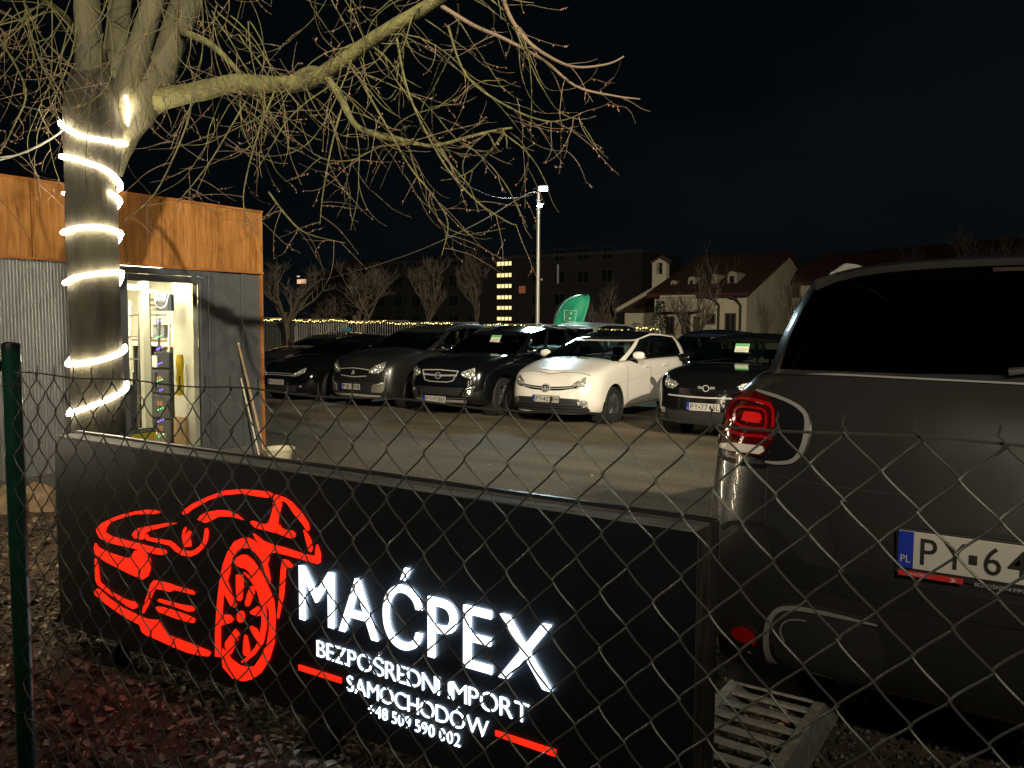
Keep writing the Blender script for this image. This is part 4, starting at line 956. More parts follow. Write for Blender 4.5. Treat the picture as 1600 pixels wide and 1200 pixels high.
c.strip('badge_bolt', [(-.07, .785), (.02, .765), (-.02, .775), (.07, .755)], .016, 'F', M['badge'], off=.022, parent=b0[0])
c.patch('lower_grille', [(-.56, .56), (.56, .56), (.46, .42), (-.46, .42)], 'F', M['plastic'], .004, cuts=5)
c.patch('fog_surround', [(.55, .43), (.62, .55), (.84, .60), (.80, .47), (.74, .41), (.60, .395)], 'F', M['chrome'], .006, .5, mirror=True)
c.patch('fog_recess', [(.58, .43), (.635, .53), (.81, .575), (.78, .475), (.73, .425), (.61, .41)], 'F', M['plastic'], .010, .5, mirror=True)
c.patch('fog_lamp', ell(.705, .485, .042, .042), 'F', M['reflector'], .018, .5, mirror=True)
c.strip('bumper_bar', [(-.60, .365), (0, .355), (.60, .365)], .016, 'F', M['alloy'], off=.008)
c.patch('skid_plate', [(-.60, .33), (.60, .33), (.56, .25), (-.56, .25)], 'F', mat('silver_skid', (.22, .21, .19), .45), .008, cuts=5)
c.plate('PY 97885', -.06, .33)
sh = sale_sheet(c, .14, 1.38, 1.66, R(-32)); sh['label'] = 'faint pale sheet behind the windscreen of the chrome-grille SUV'
def rails(c, x, y0, y1, mt, h=.045):
    for sx in (-1, 1):
        m = MB(); n = 10
        zc = lambda y: pl(c.g['rz'], y) + .012
        m.tube([(sx * x, y0, zc(y0))] + [(sx * x, lerp(y0 + .12, y1 - .12, k / n), zc(lerp(y0, y1, k / n)) + h) for k in range(n + 1)] + [(sx * x, y1, zc(y1))], .014, 8)
        m.build('roof_rail', mt, c.t, 60)
rails(c, .66, 2.1, 4.1, M['alloy'])
# ---- dark grey people carrier
L_, W_, H_ = 4.55, 1.81, 1.72
gp_ = carpaint('grey_metallic', (.028, .028, .026), .5, .30)
c = Car('people_carrier', 'dark grey people carrier with slanted headlights, between the low black car and the chrome-grille SUV', 'car',
        dict(L=L_, W=W_, H=H_, wr=.345, wf=.95, wb=3.68, gap=.06, crown=.06, levels=shell(L_, W_, H_, .98, 1.20, 1.18, 1.14, lip=.24, nose=0),
             gh=mkgh(L_, W_, H_, 1.16, 1.18, 1.62, 1.62, 1.16, wsy=.98, ry=4.28, rw=.77, pillars=((.34, .40), (.70, .76)))), gp_, (-11.98, 12.15, 0), 0)
c.wheels(7, M['alloy_dark']); c.seats(((2.1, 3.1),)); c.mirrors(1.75, 1.16, .87, M['chrome'])
c.headlight([(.42, .76), (.50, .83), (.64, .90), (.80, .955), (.89, .975), (.86, .88), (.80, .80), (.70, .745), (.54, .73)], .75, [(.56, .79, .036), (.66, .82, .045), (.77, .87, .036)])
gr = c.patch('grille', [(-.40, .80), (0, .83), (.40, .80), (.36, .70), (0, .68), (-.36, .70)], 'F', M['gloss_black'], .004, cuts=5)
c.strip('grille_frame', [(-.42, .80), (-.2, .822), (0, .832), (.2, .822), (.42, .80)], .014, 'F', M['badge'], off=.012, parent=gr[0])
c.strip('grille_frame', [(-.34, .68), (0, .655), (.34, .68)], .016, 'F', M['badge'], off=.012, parent=gr[0])
c.strip('badge_stroke', [(-.025, .705), (-.01, .75), (.015, .79)], .016, 'F', M['badge'], off=.018, parent=gr[0]); c.strip('badge_stroke', [(.03, .71), (.02, .745), (-.02, .755)], .012, 'F', M['badge'], off=.018, parent=gr[0])
c.patch('lower_grille', [(-.55, .56), (.55, .56), (.50, .36), (-.50, .36)], 'F', M['plastic'], .004, cuts=5)
c.patch('fog_surround', [(.52, .50), (.82, .58), (.80, .42), (.74, .36), (.50, .36)], 'F', mat('fog_silver', (.30, .29, .24), .35, metal=.6), .008, .5, mirror=True)
c.strip('light_strip', [(.56, .50), (.66, .525), (.78, .545)], .025, 'F', M['reflector'], off=.016, skew=.5, mirror=True)
c.patch('skid_plate', [(-.64, .30), (0, .32), (.64, .30), (.60, .235), (0, .225), (-.60, .235)], 'F', mat('pale_skid', (.33, .32, .29), .4), .008, cuts=5)
c.plate('PX 3198', -.04, .46)
rails(c, .66, 2.2, 4.1, M['alloy'])
# ---- black low car at the left end
L_, W_, H_ = 4.36, 1.82, 1.47
bp3 = carpaint('deep_black_paint', (.004, .0045, .005), .1, .10)
c = Car('hatchback', 'low glossy black hatchback with curved roof, first car in the row beside the cabin corner', 'car',
        dict(L=L_, W=W_, H=H_, wr=.33, wf=.88, wb=3.53, crown=.06, corner=(.62, 2.4, .45, 2.8), levels=shell(L_, W_, H_, .78, 1.10, .98, 1.02, lip=.17),
             gh=mkgh(L_, W_, H_, 1.02, .99, 1.36, 1.34, 1.05, wsy=1.05, ry=3.9, rw=.70, crown=.07)), bp3, (-14.42, 12.3, 0), 0)
c.wheels(5, M['alloy']); c.seats(((2.0,),)); c.mirrors(1.65, .99, .87)
c.headlight([(.40, .585), (.50, .63), (.66, .69), (.84, .755), (.88, .765), (.86, .69), (.78, .63), (.64, .585), (.48, .565)], .8, [(.52, .60, .026), (.62, .635, .034), (.73, .675, .036)], drl=[[(.46, .578), (.62, .60), (.78, .65)]])
gr = c.patch('grille', [(-.38, .62), (0, .635), (.38, .62), (.34, .555), (0, .545), (-.34, .555)], 'F', M['gloss_black'], .004, cuts=5)
for z in (.625, .585): c.strip('grille_bar', [(-.38, z), (0, z + .012), (.38, z)], .012, 'F', M['badge'], off=.012, parent=gr[0])
c.patch('lower_grille', [(-.55, .38), (.55, .38), (.50, .24), (-.50, .24)], 'F', M['plastic'], .004, cuts=5)
c.patch('fog_lamp', ell(.68, .36, .035, .03), 'F', M['reflector'], .010, .5, mirror=True)
c.plate('PO 5291J', -.02, .44)
# ---- cars of the second row, seen over the first
def simple_car(name, label, L_, W_, H_, paint, x, y, hood=.88, cz=1.05, gl=None, **k):
    c = Car(name, label, 'car', dict(L=L_, W=W_, H=H_, wr=.33, wf=.9, wb=L_ - .85, levels=shell(L_, W_, H_, hood, 1.1, cz, cz + .03),
            gh=mkgh(L_, W_, H_, k.get('cy', 1.1), cz, H_ - .10, H_ - .12, cz + .04, wsy=k.get('wsy', .95), ry=L_ - .3, rw=.76)), paint, (x, y, 0), k.get('rz', 0))
    c.wheels(6, M['alloy_dark']); c.seats(((2.0,),)); c.mirrors(1.6, cz, W_ / 2 * .96)
    c.headlight([(.50, hood - .16), (.60, hood - .10), (.80, hood - .04), (.86, hood - .03), (.84, hood - .14), (.70, hood - .20)], .8, [(.62, hood - .15, .034), (.74, hood - .12, .038)])
    c.patch('grille', [(-.40, hood - .14), (.40, hood - .14), (.34, hood - .28), (-.34, hood - .28)], 'F', M['gloss_black'], .004, cuts=4)
    return c
silver = carpaint('silver_paint', (.42, .45, .45), .5, .3)
c = simple_car('minivan', 'pale silver van roof showing behind the black SUV, below the green flag', 4.9, 1.9, 1.80, silver, -11.0, 17.3, 1.0, 1.15, wsy=.8)
c = simple_car('estate_car', 'dark blue car between the white people carrier and the ring-badge SUV, one row back', 4.4, 1.8, 1.62, carpaint('dark_blue_paint', (.015, .022, .035), .4, .25), -7.35, 17.6, .9, 1.06)
c = simple_car('dark_saloon', 'dark car far left in the second row, seen between cabin corner and black hatchback', 4.4, 1.8, 1.45, carpaint('dark_grey_paint', (.03, .032, .034), .4, .25), -20.1, 17.0, .82, .98)
c = simple_car('grey_estate', 'grey car roof behind the dark grey people carrier in the second row', 4.6, 1.85, 1.70, carpaint('mid_grey_paint', (.10, .11, .115), .5, .3), -14.9, 17.2, .95, 1.12)
def smooth_path(pts, sub=5):
    pts = [Vector(p) for p in pts]; out = []
    for i in range(len(pts) - 1):
        p0, p1, p2, p3 = pts[max(i-1, 0)], pts[i], pts[i+1], pts[min(i+2, len(pts)-1)]
        for k in range(sub):
            t = k / sub
            out.append(.5 * ((2*p1) + (-p0 + p2) * t + (2*p0 - 5*p1 + 4*p2 - p3) * t*t + (-p0 + 3*p1 - 3*p2 + p3) * t**3))
    out.append(pts[-1]); return out
# ------------------------------------------------------------------ the near grey SUV seen from behind, standing on ramps
L_, W_, H_ = 4.40, 1.89, 1.66
NB = .27; NCX = -.165
near_paint = carpaint('graphite_paint', (.100, .100, .098), .84, .25)
def near_levels(L):
    return [
     (.93, [(0, .26), (L - .7, .26), (L, .29)], .14, .12), (.985, [(0, .24), (.8, .24), (L - .7, .26), (L, .325)], .05, .03), (1.0, [(0, .42), (L - .6, .50), (L, .52)], 0, .005),
     (1.0, [(0, .58), (L - .6, .68), (L, .70)], .0, .0), (1.0, [(0, .74), (1.1, .86), (L - .6, .90), (L, .90)], .04, .05), (.99, [(0, .88), (1.1, 1.0), (L - .6, 1.08), (L, 1.07)], .09, .085),
     (.955, [(0, .95), (1.1, 1.08), (L - .6, 1.20), (L, 1.20)], .15, .125), (.88, [(0, .99), (1.1, 1.15), (L - .6, 1.29), (L, 1.285)], .24, .18), (.84, [(0, 1.0), (1.1, 1.17), (L - .6, 1.315), (L, 1.315)], .30, .21)]
c = Car('suv', 'large dark grey SUV seen from behind on metal ramps, right of the glowing sign', 'car',
        dict(L=L_, W=W_, H=H_, wr=.36, wf=.92, wb=3.62, gap=.06, crown=.02, corner=(.55, 2.6, .34, 3.0), taper=.0, levels=near_levels(L_), sideglass=M['tintglass'], rearglass=M['tintglass'],
             gh=dict(bw=.805, rw=.695, by0=1.12, by1=L_ - .215, bcf=.28, bcr=.22, ry0=1.95, ry1=L_ - .40, rcf=.14, rcr=.34, bz=[(1.1, 1.16), (1.7, 1.24), (L_, 1.31)], rz=[(1.9, 1.58), (2.7, 1.66), (3.6, 1.66), (L_ - .4, 1.655)],
                     pillars=((.30, .36), (.62, .68)), crown=.05, bul=.02)), near_paint, (NCX, 2.74 + L_, NB), PI)
NC = c
c.wheels(5, M['alloy_dark']); c.mirrors(1.7, 1.18, .90)
g_ = c.g
for yy in (1.95, 2.85):
    for sx in (-1, 1):
        m = MB(); x = sx * .38; m.box((x - .25, yy, .7), (x + .25, yy + .13, 1.22)); m.box((x - .12, yy + .02, 1.25), (x + .12, yy + .11, 1.42)); m.box((x - .02, yy + .05, 1.21), (x + .02, yy + .07, 1.26))
        me = m.mesh('seat', M['seat']); bevel(me, .035, 3); me.polygons.foreach_set('use_smooth', [True]*len(me.polygons)); obj('seat', me, c.t)
Wm = Matrix.Translation(Vector(c.t.location)) @ Matrix.Rotation(PI, 4, 'Z'); Wi = Wm.inverted()
c.t.matrix_world = Wm
def cpatch(name, pts, mt, off=.004, cuts=4, depth=.012, parent=None, bvh=None):
    """polygon given by its picture corners, laid on the bodywork where those sight lines meet it"""
    bm = bmesh.new(); vs = [bm.verts.new((a, b, 0)) for a, b in pts]
    bm.faces.new(vs); bmesh.ops.triangulate(bm, faces=bm.faces)
    for _ in range(cuts):
        es = [e for e in bm.edges if e.calc_length() > 9]
        if not es: break
        bmesh.ops.subdivide_edges(bm, edges=es, cuts=1); bmesh.ops.triangulate(bm, faces=bm.faces)
    o3 = Wi @ C0; W3 = Wi.to_3x3(); bad = []; pos = {}; dd = {}
    for v in bm.verts:
        d = (W3 @ ray(v.co.x, v.co.y)).normalized(); h = NC.bvh.ray_cast(o3, d, 12)
        if h[0] is None: bad.append(v); continue
        nn = h[1] if h[1].dot(d) < 0 else -h[1]; pos[v] = h[0] + nn * off; dd[v] = nn
    for v in bad: bm.verts.remove(v)
    nv = {}
    for v, co in pos.items(): v.co = co
    bnd = [e for e in bm.edges if e.is_boundary]
    r = bmesh.ops.extrude_edge_only(bm, edges=bnd)
    W3d = (W3 @ ray(1400, 850)).normalized()
    for e in r['geom']:
        if isinstance(e, bmesh.types.BMVert): e.co += W3d * depth
    bmesh.ops.recalc_face_normals(bm, faces=bm.faces)
    me = bpy.data.meshes.new(name); bm.to_mesh(me); bm.free(); me.materials.append(mt)
    me.polygons.foreach_set('use_smooth', [True] * len(me.polygons)); me.set_sharp_from_angle(angle=R(45))
    return obj(name, me, parent or c.t)
def cstrip(name, pts, w, mt, **k):
    if isinstance(w, (list, tuple)): q_ = smooth_path([Vector((a, b, w_)) for (a, b), w_ in zip(pts, w)], 3)
    else: q_ = smooth_path([Vector((a, b, w)) for a, b in pts], 3)
    w = [v.z for v in q_]; P_ = [Vector((v.x, v.y)) for v in q_]; up, dn = [], []
    for i, p in enumerate(P_):
        t = (P_[min(i+1, len(P_)-1)] - P_[max(i-1, 0)]).normalized(); nn = Vector((-t.y, t.x)) * (w[i] if isinstance(w, (list, tuple)) else w) / 2
        up.append(p + nn); dn.append(p - nn)
    return cpatch(name, [tuple(p) for p in up + dn[::-1]], mt, **k)
LT = lambda *p: crop(p, 1110, 590, 8)
satin = mat('satin_silver_trim', (.34, .335, .32), .34, metal=.5)
# rear lamp: black field, C-shaped satin trim, red lens with nested squares, white strip
cpatch('lamp_field', LT((560,190),(700,200),(840,260),(1000,330),(1120,400),(1170,470),(1180,640),(1150,850),(1080,980),(1000,1040),(820,1060),(560,1020),(640,900),(840,700),(840,400),(760,280)), M['gloss_black'], .004)
cstrip('lamp_trim', LT((590,170),(700,205),(860,255),(1030,330),(1140,400),(1205,480),(1220,600),(1200,760),(1150,920),(1060,1030),(960,1065),(820,1070),(700,1055)), [3,5,5,5.5,6,7,8,8,8,7,6,5,3], satin, off=.010, cuts=4)
lamp = cpatch('tail_lamp', LT((470,195),(350,240),(270,330),(220,480),(180,640),(140,800),(150,880),(300,950),(500,985),(690,990),(720,900),(820,780),(840,640),(835,420),(790,310),(680,230),(560,190)), M['red_deep'], .016, cuts=5, depth=.03)
for pts, w in ((((300,560),(270,470),(300,380),(380,300),(520,305),(700,340),(800,390),(820,500),(810,640)), 4.2),
               (((360,580),(350,470),(400,400),(520,395),(680,420),(730,480),(735,580),(720,650)), 3.6),
               (((355,570),(430,620),(540,645),(640,655),(720,650)), 4.2), (((255,660),(380,715),(520,740),(640,745),(800,780)), 4.8)):
    cstrip('light_ring', LT(*pts), w, M['red_lens'], off=.021, cuts=3, parent=lamp, depth=.008)
cpatch('lamp_core', LT((470,450),(600,460),(670,480),(680,540),(650,590),(540,575),(440,550)), mat('bright_red_reflector', (.75, .01, .008), .25, coat=.6), .023, 3, parent=lamp, depth=.008)
cpatch('reversing_strip', LT((190,835),(330,825),(560,850),(700,870),(715,930),(660,970),(480,950),(300,925),(170,885)), mat('frosted_strip', (.62, .58, .52), .22, coat=.5), .024, 3, parent=lamp, depth=.01)
# black joint under the lamp and the tailgate edges
cstrip('lamp_joint', ((1126,712),(1150,722),(1180,728),(1200,728)), 6, M['gloss_black'], off=.006)
cstrip('tailgate_seam', ((1199,728),(1197,770),(1194,822)), 3, M['seal'], off=.002, depth=.003)
cstrip('tailgate_seam', ((1198,740),(1290,758),(1400,772),(1600,790)), 1.5, M['seal'], off=.001, depth=.003)
cpatch('window_sill_trim', ((1220,582),(1340,587),(1600,600),(1600,603),(1340,590),(1220,585)), satin, .006)
cpatch('plate_recess', ((1284,783),(1345,800),(1380,812),(1600,838),(1600,905),(1385,893),(1340,880),(1308,860)), M['recess'], .003)
cpatch('bumper_gap_shade', ((1194,822),(1216,826),(1245,862),(1262,880),(1330,895),(1600,945),(1600,985),(1400,950),(1262,920),(1228,905),(1212,870)), M['recess'], .005)  # shadow gap between tailgate and bumper, put on as a dark patch
cpatch('bumper_top_edge', ((1128,822),(1140,814),(1165,812),(1196,817),(1196,822),(1165,818),(1142,820),(1130,828)), M['recess'], .006)
cpatch('lower_cladding', ((1126,1000),(1145,985),(1200,1005),(1215,1050),(1300,1085),(1420,1110),(1600,1150),(1600,1190),(1400,1190),(1260,1100),(1180,1080),(1126,1055)), M['recess'], .004)
cpatch('reflector_lamp', ((1143,986),(1150,978),(1162,977),(1178,985),(1185,997),(1182,1006),(1168,1003),(1149,995)), M['red_lens'], .012, 4)
cpatch('exhaust_insert', ((1205,955),(1225,948),(1260,952),(1340,972),(1372,990),(1382,1020),(1378,1065),(1365,1072),(1300,1062),(1240,1045),(1215,1025),(1205,990)), M['plastic'], .008)
cstrip('insert_trim', ((1372,975),(1300,958),(1240,948),(1212,956),(1201,985),(1203,1020),(1222,1040),(1250,1052)), [3,6,7,8,9,9,8,5], satin, off=.016)
cstrip('inner_trim', ((1228,1000),(1222,985),(1226,972),(1240,966),(1262,968)), 2.2, satin, off=.014)
pp = c.plate('PY 6435L', -.165 + .405 - .26 - .002, .80, ax='B'); 
# registration holder lettering
h = c.hit(0.0, .72, 'B')
fr_y = .0215
ps = pp
m = MB(); m.box((.255, .0205, -.076), (.08, .0225, -.060)); m.build('red_panel', M['plate_red'], ps)
merged_text('holder_lettering', 'MA\u0106PEX', .17, .225, -.0715, -.0635, M['plate_white'], ps, lambda x, z, d: (.395 - x, .0232, z), off=.0)
merged_text('holder_lettering', 'BEZPO\u015aREDNI IMPORT SAMOCHOD\u00d3W', 0, .26, -.0745, -.0640, mat('grey_print', (.30, .30, .30), .6), ps, lambda x, z, d: (.05 - x, .0232, z), off=0)
m = MB(); m.prism([(0, 0), (.008, 0), (.018, .006), (.008, .012), (0, .012), (.009, .006)], lambda p: (.115 - p[0], .0226, -.0745 + p[1]), lambda p: (.115 - p[0], .0234, -.0745 + p[1])); m.build('chevron', M['plate_white'], ps)
# spoiler over the rear window with high stop lamp, roof rails, wiper
m = MB(); n = 16; vs = []
for k in range(n + 1):
    q = 1 - 2 * k / n; x = q * .60; yb = L_ - .41 - .0 * q*q; ye = L_ - .285 - .09 * q ** 4; zt = 1.688 - .030 * q * q - .035 * q ** 6
    m.v += [(x, yb, zt + .012), (x, yb + .05, zt + .016), (x, ye, zt + .002), (x, ye - .005, zt - .020), (x, yb, zt - .035)]
for k in range(n):
    for j in range(5): m.f.append((k*5+j, k*5+(j+1)%5, (k+1)*5+(j+1)%5, (k+1)*5+j)); m.m.append(0)
m.f += [(4,3,2,1,0), tuple(n*5+j for j in range(5))]; m.m += [0, 0]
m.build('spoiler', near_paint, c.t, 40)
m = MB(); m.box((-.18, L_ - .300, 1.650), (.04, L_ - .292, 1.662)); m.build('high_stop_lamp', mat('stop_lamp', (.02, .014, .010), .9, spec=.1), c.t)
for sx in (-1, 1):
    m = MB(); zc = lambda y: pl(g_['rz'], y)
    m.tube([(sx*.60, 1.9, 1.60), (sx*.62, 2.05, 1.69), (sx*.62, 2.8, 1.725), (sx*.61, 3.3, 1.725), (sx*.60, 3.55, 1.712), (sx*.58, 3.85, 1.665)], [.014, .014, .014, .016, .018, .014], 8); m.build('roof_rail', satin, c.t, 60)
m = MB(); m.tube([(-.02, L_ - .19, 1.34), (-.15, L_ - .20, 1.36), (-.45, L_ - .23, 1.38)], [.012, .008, .005], 6); m.build('rear_wiper', M['plastic'], c.t, 50)
for x, sx in ((.86, 1),): pass
# ramps
steel = mat('ramp_steel', (.42, .40, .36), .45, metal=.3, var=.3, vscale=20)
for k, (x, lab) in enumerate(((-NCX * 0 + NCX - .755, 'metal ladder ramp under the left wheels of the large grey SUV, beside the sign'), (NCX + .755, 'metal ladder ramp under the right wheels of the large grey SUV'))):
    rp_ = thing('ramp', lab, 'ramp', (x, 2.35, 0), 0, 'ramps under the near SUV')
    for sx in (-1, 1): bbox_obj('side_beam', (sx * .17 - .02, 0, .10), (sx * .17 + .02, 4.6, NB - .002), steel, rp_, .003)
    rm_ = MB(); rm_.box((-.148, -.014, NB - .016), (.148, .014, NB - .003)); rme = rm_.mesh('rung', steel)
    for q in range(44): obj('rung', rme, rp_, (0, .05 + q * .104, 0))
    for y in (.1, 2.3, 4.4): bbox_obj('foot', (-.19, y, -.02), (.19, y + .12, .099), steel, rp_, .004)

# ------------------------------------------------------------------ trees
bark = mat('mossy_bark', (.105, .097, .048), .85, col2=(.060, .058, .040), vscale=7, stretch=(1, 1, .35), detail=9, bump=.9, bscale=22)
bark2 = mat('green_bark', (.16, .155, .045), .8, col2=(.065, .060, .032), vscale=14, bump=.9, bscale=30, detail=8)
twigm = mat('twig_bark', (.16, .115, .075), .75, var=.25, vscale=3)
rt = random.Random(21)
def rad_path(r0, r1, n, p=1.0): return [r0 + (r1 - r0) * (i / (n - 1)) ** p for i in range(n)]
TX, TY = -6.10, 3.50
tree = thing('street_tree', 'big bare tree with mossy trunk wrapped in glowing rope light before the cabin', 'tree', (TX, TY, 0))
def TP(v): return Vector(v) - Vector((TX, TY, 0))
def limb(name, pts, r0, r1, mt, n=10, sub=5, p=1.0, rough=.0, parent=None):
    sp_ = smooth_path(pts, sub); k = len(sp_); rr = [r * (1 + rough * math.sin(i * 1.7) * .5 + rough * rt.uniform(-.5, .5)) for i, r in enumerate(rad_path(r0, r1, k, p))]
    m = MB(); m.tube([TP(q) for q in sp_], rr, n); o = m.build(name, mt, parent or tree, 60); return sp_, rr, o
def D(px, py, d): return atD(px, py, d)
# trunk: a lathe with flutes and lumps
TR0 = .188
def trunk_r(z, a):
    base = TR0 * (1.25 - .25 * min(1, z / .5)) if z < .5 else TR0 * (1 - .035 * (z - .5))
    if z > 2.7: base *= 1 + .55 * min(1, (z - 2.7) / .6) * (.08 + .92 * max(0, math.cos(a - R(33.7))))
    return base * (1 + .035 * math.sin(3 * a + z * .7) + .025 * math.sin(7 * a - z * 1.3) + .018 * math.sin(5 * z + 2 * a))
m = MB(); nz_, na_ = 52, 40
for i in range(nz_ + 1):
    z = -.1 + 3.78 * i / nz_; lean = .02 * z
    for j in range(na_):
        a = 2*PI*j/na_; r = trunk_r(max(z, 0), a) * (1 if z < 3.2 else math.sqrt(max(.01, 1 - ((z - 3.2) / .49) ** 2)))
        m.v.append((r * math.cos(a) - lean * .2, r * math.sin(a), z))
for i in range(nz_):
    for j in range(na_): m.f.append((i*na_+j, i*na_+(j+1)%na_, (i+1)*na_+(j+1)%na_, (i+1)*na_+j)); m.m.append(0)
m.f.append(tuple(nz_*na_+j for j in range(na_))); m.m.append(0)
m.build('trunk', mat('shaded_bark', (.048, .045, .025), .9, col2=(.016, .013, .009), vscale=8, stretch=(1, 1, .3), detail=10, bump=1.0, bscale=20), tree, 80)  # darker than the limbs' bark: shade between lit turns put into the colour
tops = []
DT = 6.28
for nm_, pts, r0, r1 in (
    ('limb', [(150,235,DT),(144,160,DT-.08),(139,60,DT-.25),(132,-60,DT-.5),(120,-220,DT-.8)], .115, .07),
    ('limb', [(168,200,DT),(176,140,DT),(183,70,DT+.1),(192,-20,DT+.2),(200,-180,DT+.3)], .10, .06),
    ('limb', [(178,195,DT-.05),(205,120,DT-.1),(225,50,DT-.2),(250,-30,DT-.3),(285,-150,DT-.5)], .105, .055),
    ('limb', [(160,262,DT+.06),(188,206,DT+.05),(230,150,DT),(262,70,DT+.1),(290,0,DT+.1),(330,-110,DT+.1)], .148, .11),
    ('limb', [(150,205,DT+.3),(168,120,DT+.5),(178,40,DT+.7),(185,-60,DT+.9)], .08, .05)):
    limb(nm_, [D(*q) for q in pts], r0, r1, bark, 14, rough=.05)
big, bigr, _ = limb('bough', [D(*q) for q in [(182,202,DT+.16),(214,180,6.36),(252,156,6.26),(310,143,6.12),(370,130,6.02),(430,132,5.92),(480,128,5.82),(520,105,5.7),(570,70,5.55),(620,38,5.4),(670,8,5.3),(720,-30,5.2),(800,-110,5.1)]], 0.118, .034, bark2, 12, rough=.05, p=.42)
b2, _, _ = limb('bough', [D(*q) for q in [(450,130,5.95),(480,110,5.85),(505,115,5.75),(530,150,5.7),(555,195,5.65),(590,212,5.6),(640,222,5.5),(680,228,5.45),(730,215,5.3),(770,205,5.25),(800,200,5.2)]], .030, .007, bark2, 8)
b3, _, _ = limb('bough', [D(*q) for q in [(285,50,6.3),(330,70,6.2),(370,110,6.1),(378,125,6.05)]], .03, .014, bark2, 8)
b4, _, _ = limb('bough', [D(*q) for q in [(780,-60,5.2),(790,10,5.1),(820,60,5.0),(860,90,4.9),(900,105,4.8),(950,100,4.8),(975,88,4.8)]], .016, .004, twigm, 7)
b5, _, _ = limb('bough', [D(*q) for q in [(690,10,5.3),(740,40,5.2),(790,62,5.1),(850,95,5.0),(900,135,4.9),(960,150,4.85),(1000,155,4.8)]], .015, .004, twigm, 7)
b6, _, _ = limb('bough', [D(*q) for q in [(125,60,6.7),(100,25,6.3),(70,0,6.0),(30,-40,5.7)]], .03, .014, bark2, 7)
b7, _, _ = limb('bough', [D(*q) for q in [(60,-60,6.3),(120,-100,6.4),(250,-120,6.4),(420,-130,6.3),(600,-130,6.0),(780,-120,5.6),(930,-80,5.3)]], .05, .02, bark2, 8)
# twigs: each starts on a bough, droops and turns up at its tip, with buds and side shoots
tw = MB(); shoots = 0
def grow(p, d, length, r, droop, up_at=.7, depth=0, n=None):
    global shoots
    n = n or max(6, int(length / .055)); step = length / n; pts = [p.copy()]; d = d.normalized(); q = p.copy(); curl = Vector((rt.gauss(0, 1), rt.gauss(0, 1), rt.gauss(0, .4))) * .075
    for i in range(n):
        t = i / n
        g = Vector((0, 0, -1)) * droop * (1 if t < up_at else -1.8)
        d = (d + g + curl + Vector((rt.gauss(0, .045), rt.gauss(0, .045), rt.gauss(0, .045)))).normalized()
        if rt.random() < .16: curl = Vector((rt.gauss(0, 1), rt.gauss(0, 1), rt.gauss(0, .5))) * .085
        q = q + d * step; pts.append(q.copy())
        if depth < 2 and i > 1 and rt.random() < (.17 if depth == 0 else .10):
            side = d.cross(Vector((rt.gauss(0, 1), rt.gauss(0, 1), rt.gauss(0, 1)))).normalized()
            grow(q.copy(), (d * .8 + side * rt.uniform(.5, 1.1)), length * rt.uniform(.18, .45) * (1 - .3 * t), r * .6, droop * .7, .5, depth + 1)
        if depth >= 1 and rt.random() < .30 and r < .004:
            bd_ = q + Vector((rt.gauss(0, .004), rt.gauss(0, .004), -.004)); s = rt.uniform(.0035, .006)
            tw.add([bd_ - TO + Vector(v) * s for v in ((1,0,0),(0,1,0),(-1,0,0),(0,-1,0),(0,0,1.4),(0,0,-1.4))], [(0,1,4),(1,2,4),(2,3,4),(3,0,4),(1,0,5),(2,1,5),(3,2,5),(0,3,5)], 1)
    rr = rad_path(r * .68, r * .25, len(pts)); tw.tube([v - TO for v in pts], rr, 4 if r < .006 else 5, 0 if r > .0045 else 2); shoots += 1
TO = Vector((TX, TY, 0))
right = (C3 @ Vector((1, 0, 0))).normalized(); fwd = Vector((-right.y, right.x, 0))
def along(path, t): k = min(len(path) - 2, int(t * (len(path) - 1))); f = t * (len(path) - 1) - k; return path[k].lerp(path[k+1], f)
for path, n, lo, hi, l0, l1 in ((big, 46, .12, 1.0, .5, 1.5), (b2, 28, .2, 1.0, .4, 1.0), (b7, 42, .18, 1.0, .9, 2.1), (b3, 6, .3, 1, .5, .9), (b6, 12, .3, 1, .6, 1.2)):
    for k in range(n):
        t = rt.uniform(lo, hi); p = along(path, t)
        if path is b7 and t > .72: continue
        d = right * rt.gauss(.22 if path is not b7 else .0, .75) + fwd * rt.gauss(-.05, .7) + Vector((0, 0, rt.uniform(-.9, .35)))
        grow(p, d, rt.uniform(l0, l1), rt.uniform(.0045, .009), rt.uniform(.05, .11), rt.uniform(.55, .8))
for path, n in ((b4, 7), (b5, 9)):
    for k in range(n): grow(along(path, rt.uniform(.1, 1)), right * rt.gauss(.25, .4) + Vector((0, 0, rt.uniform(-.8, .2))) + fwd * rt.gauss(0, .4), rt.uniform(.15, .38), .0042, .06, .6, 1)
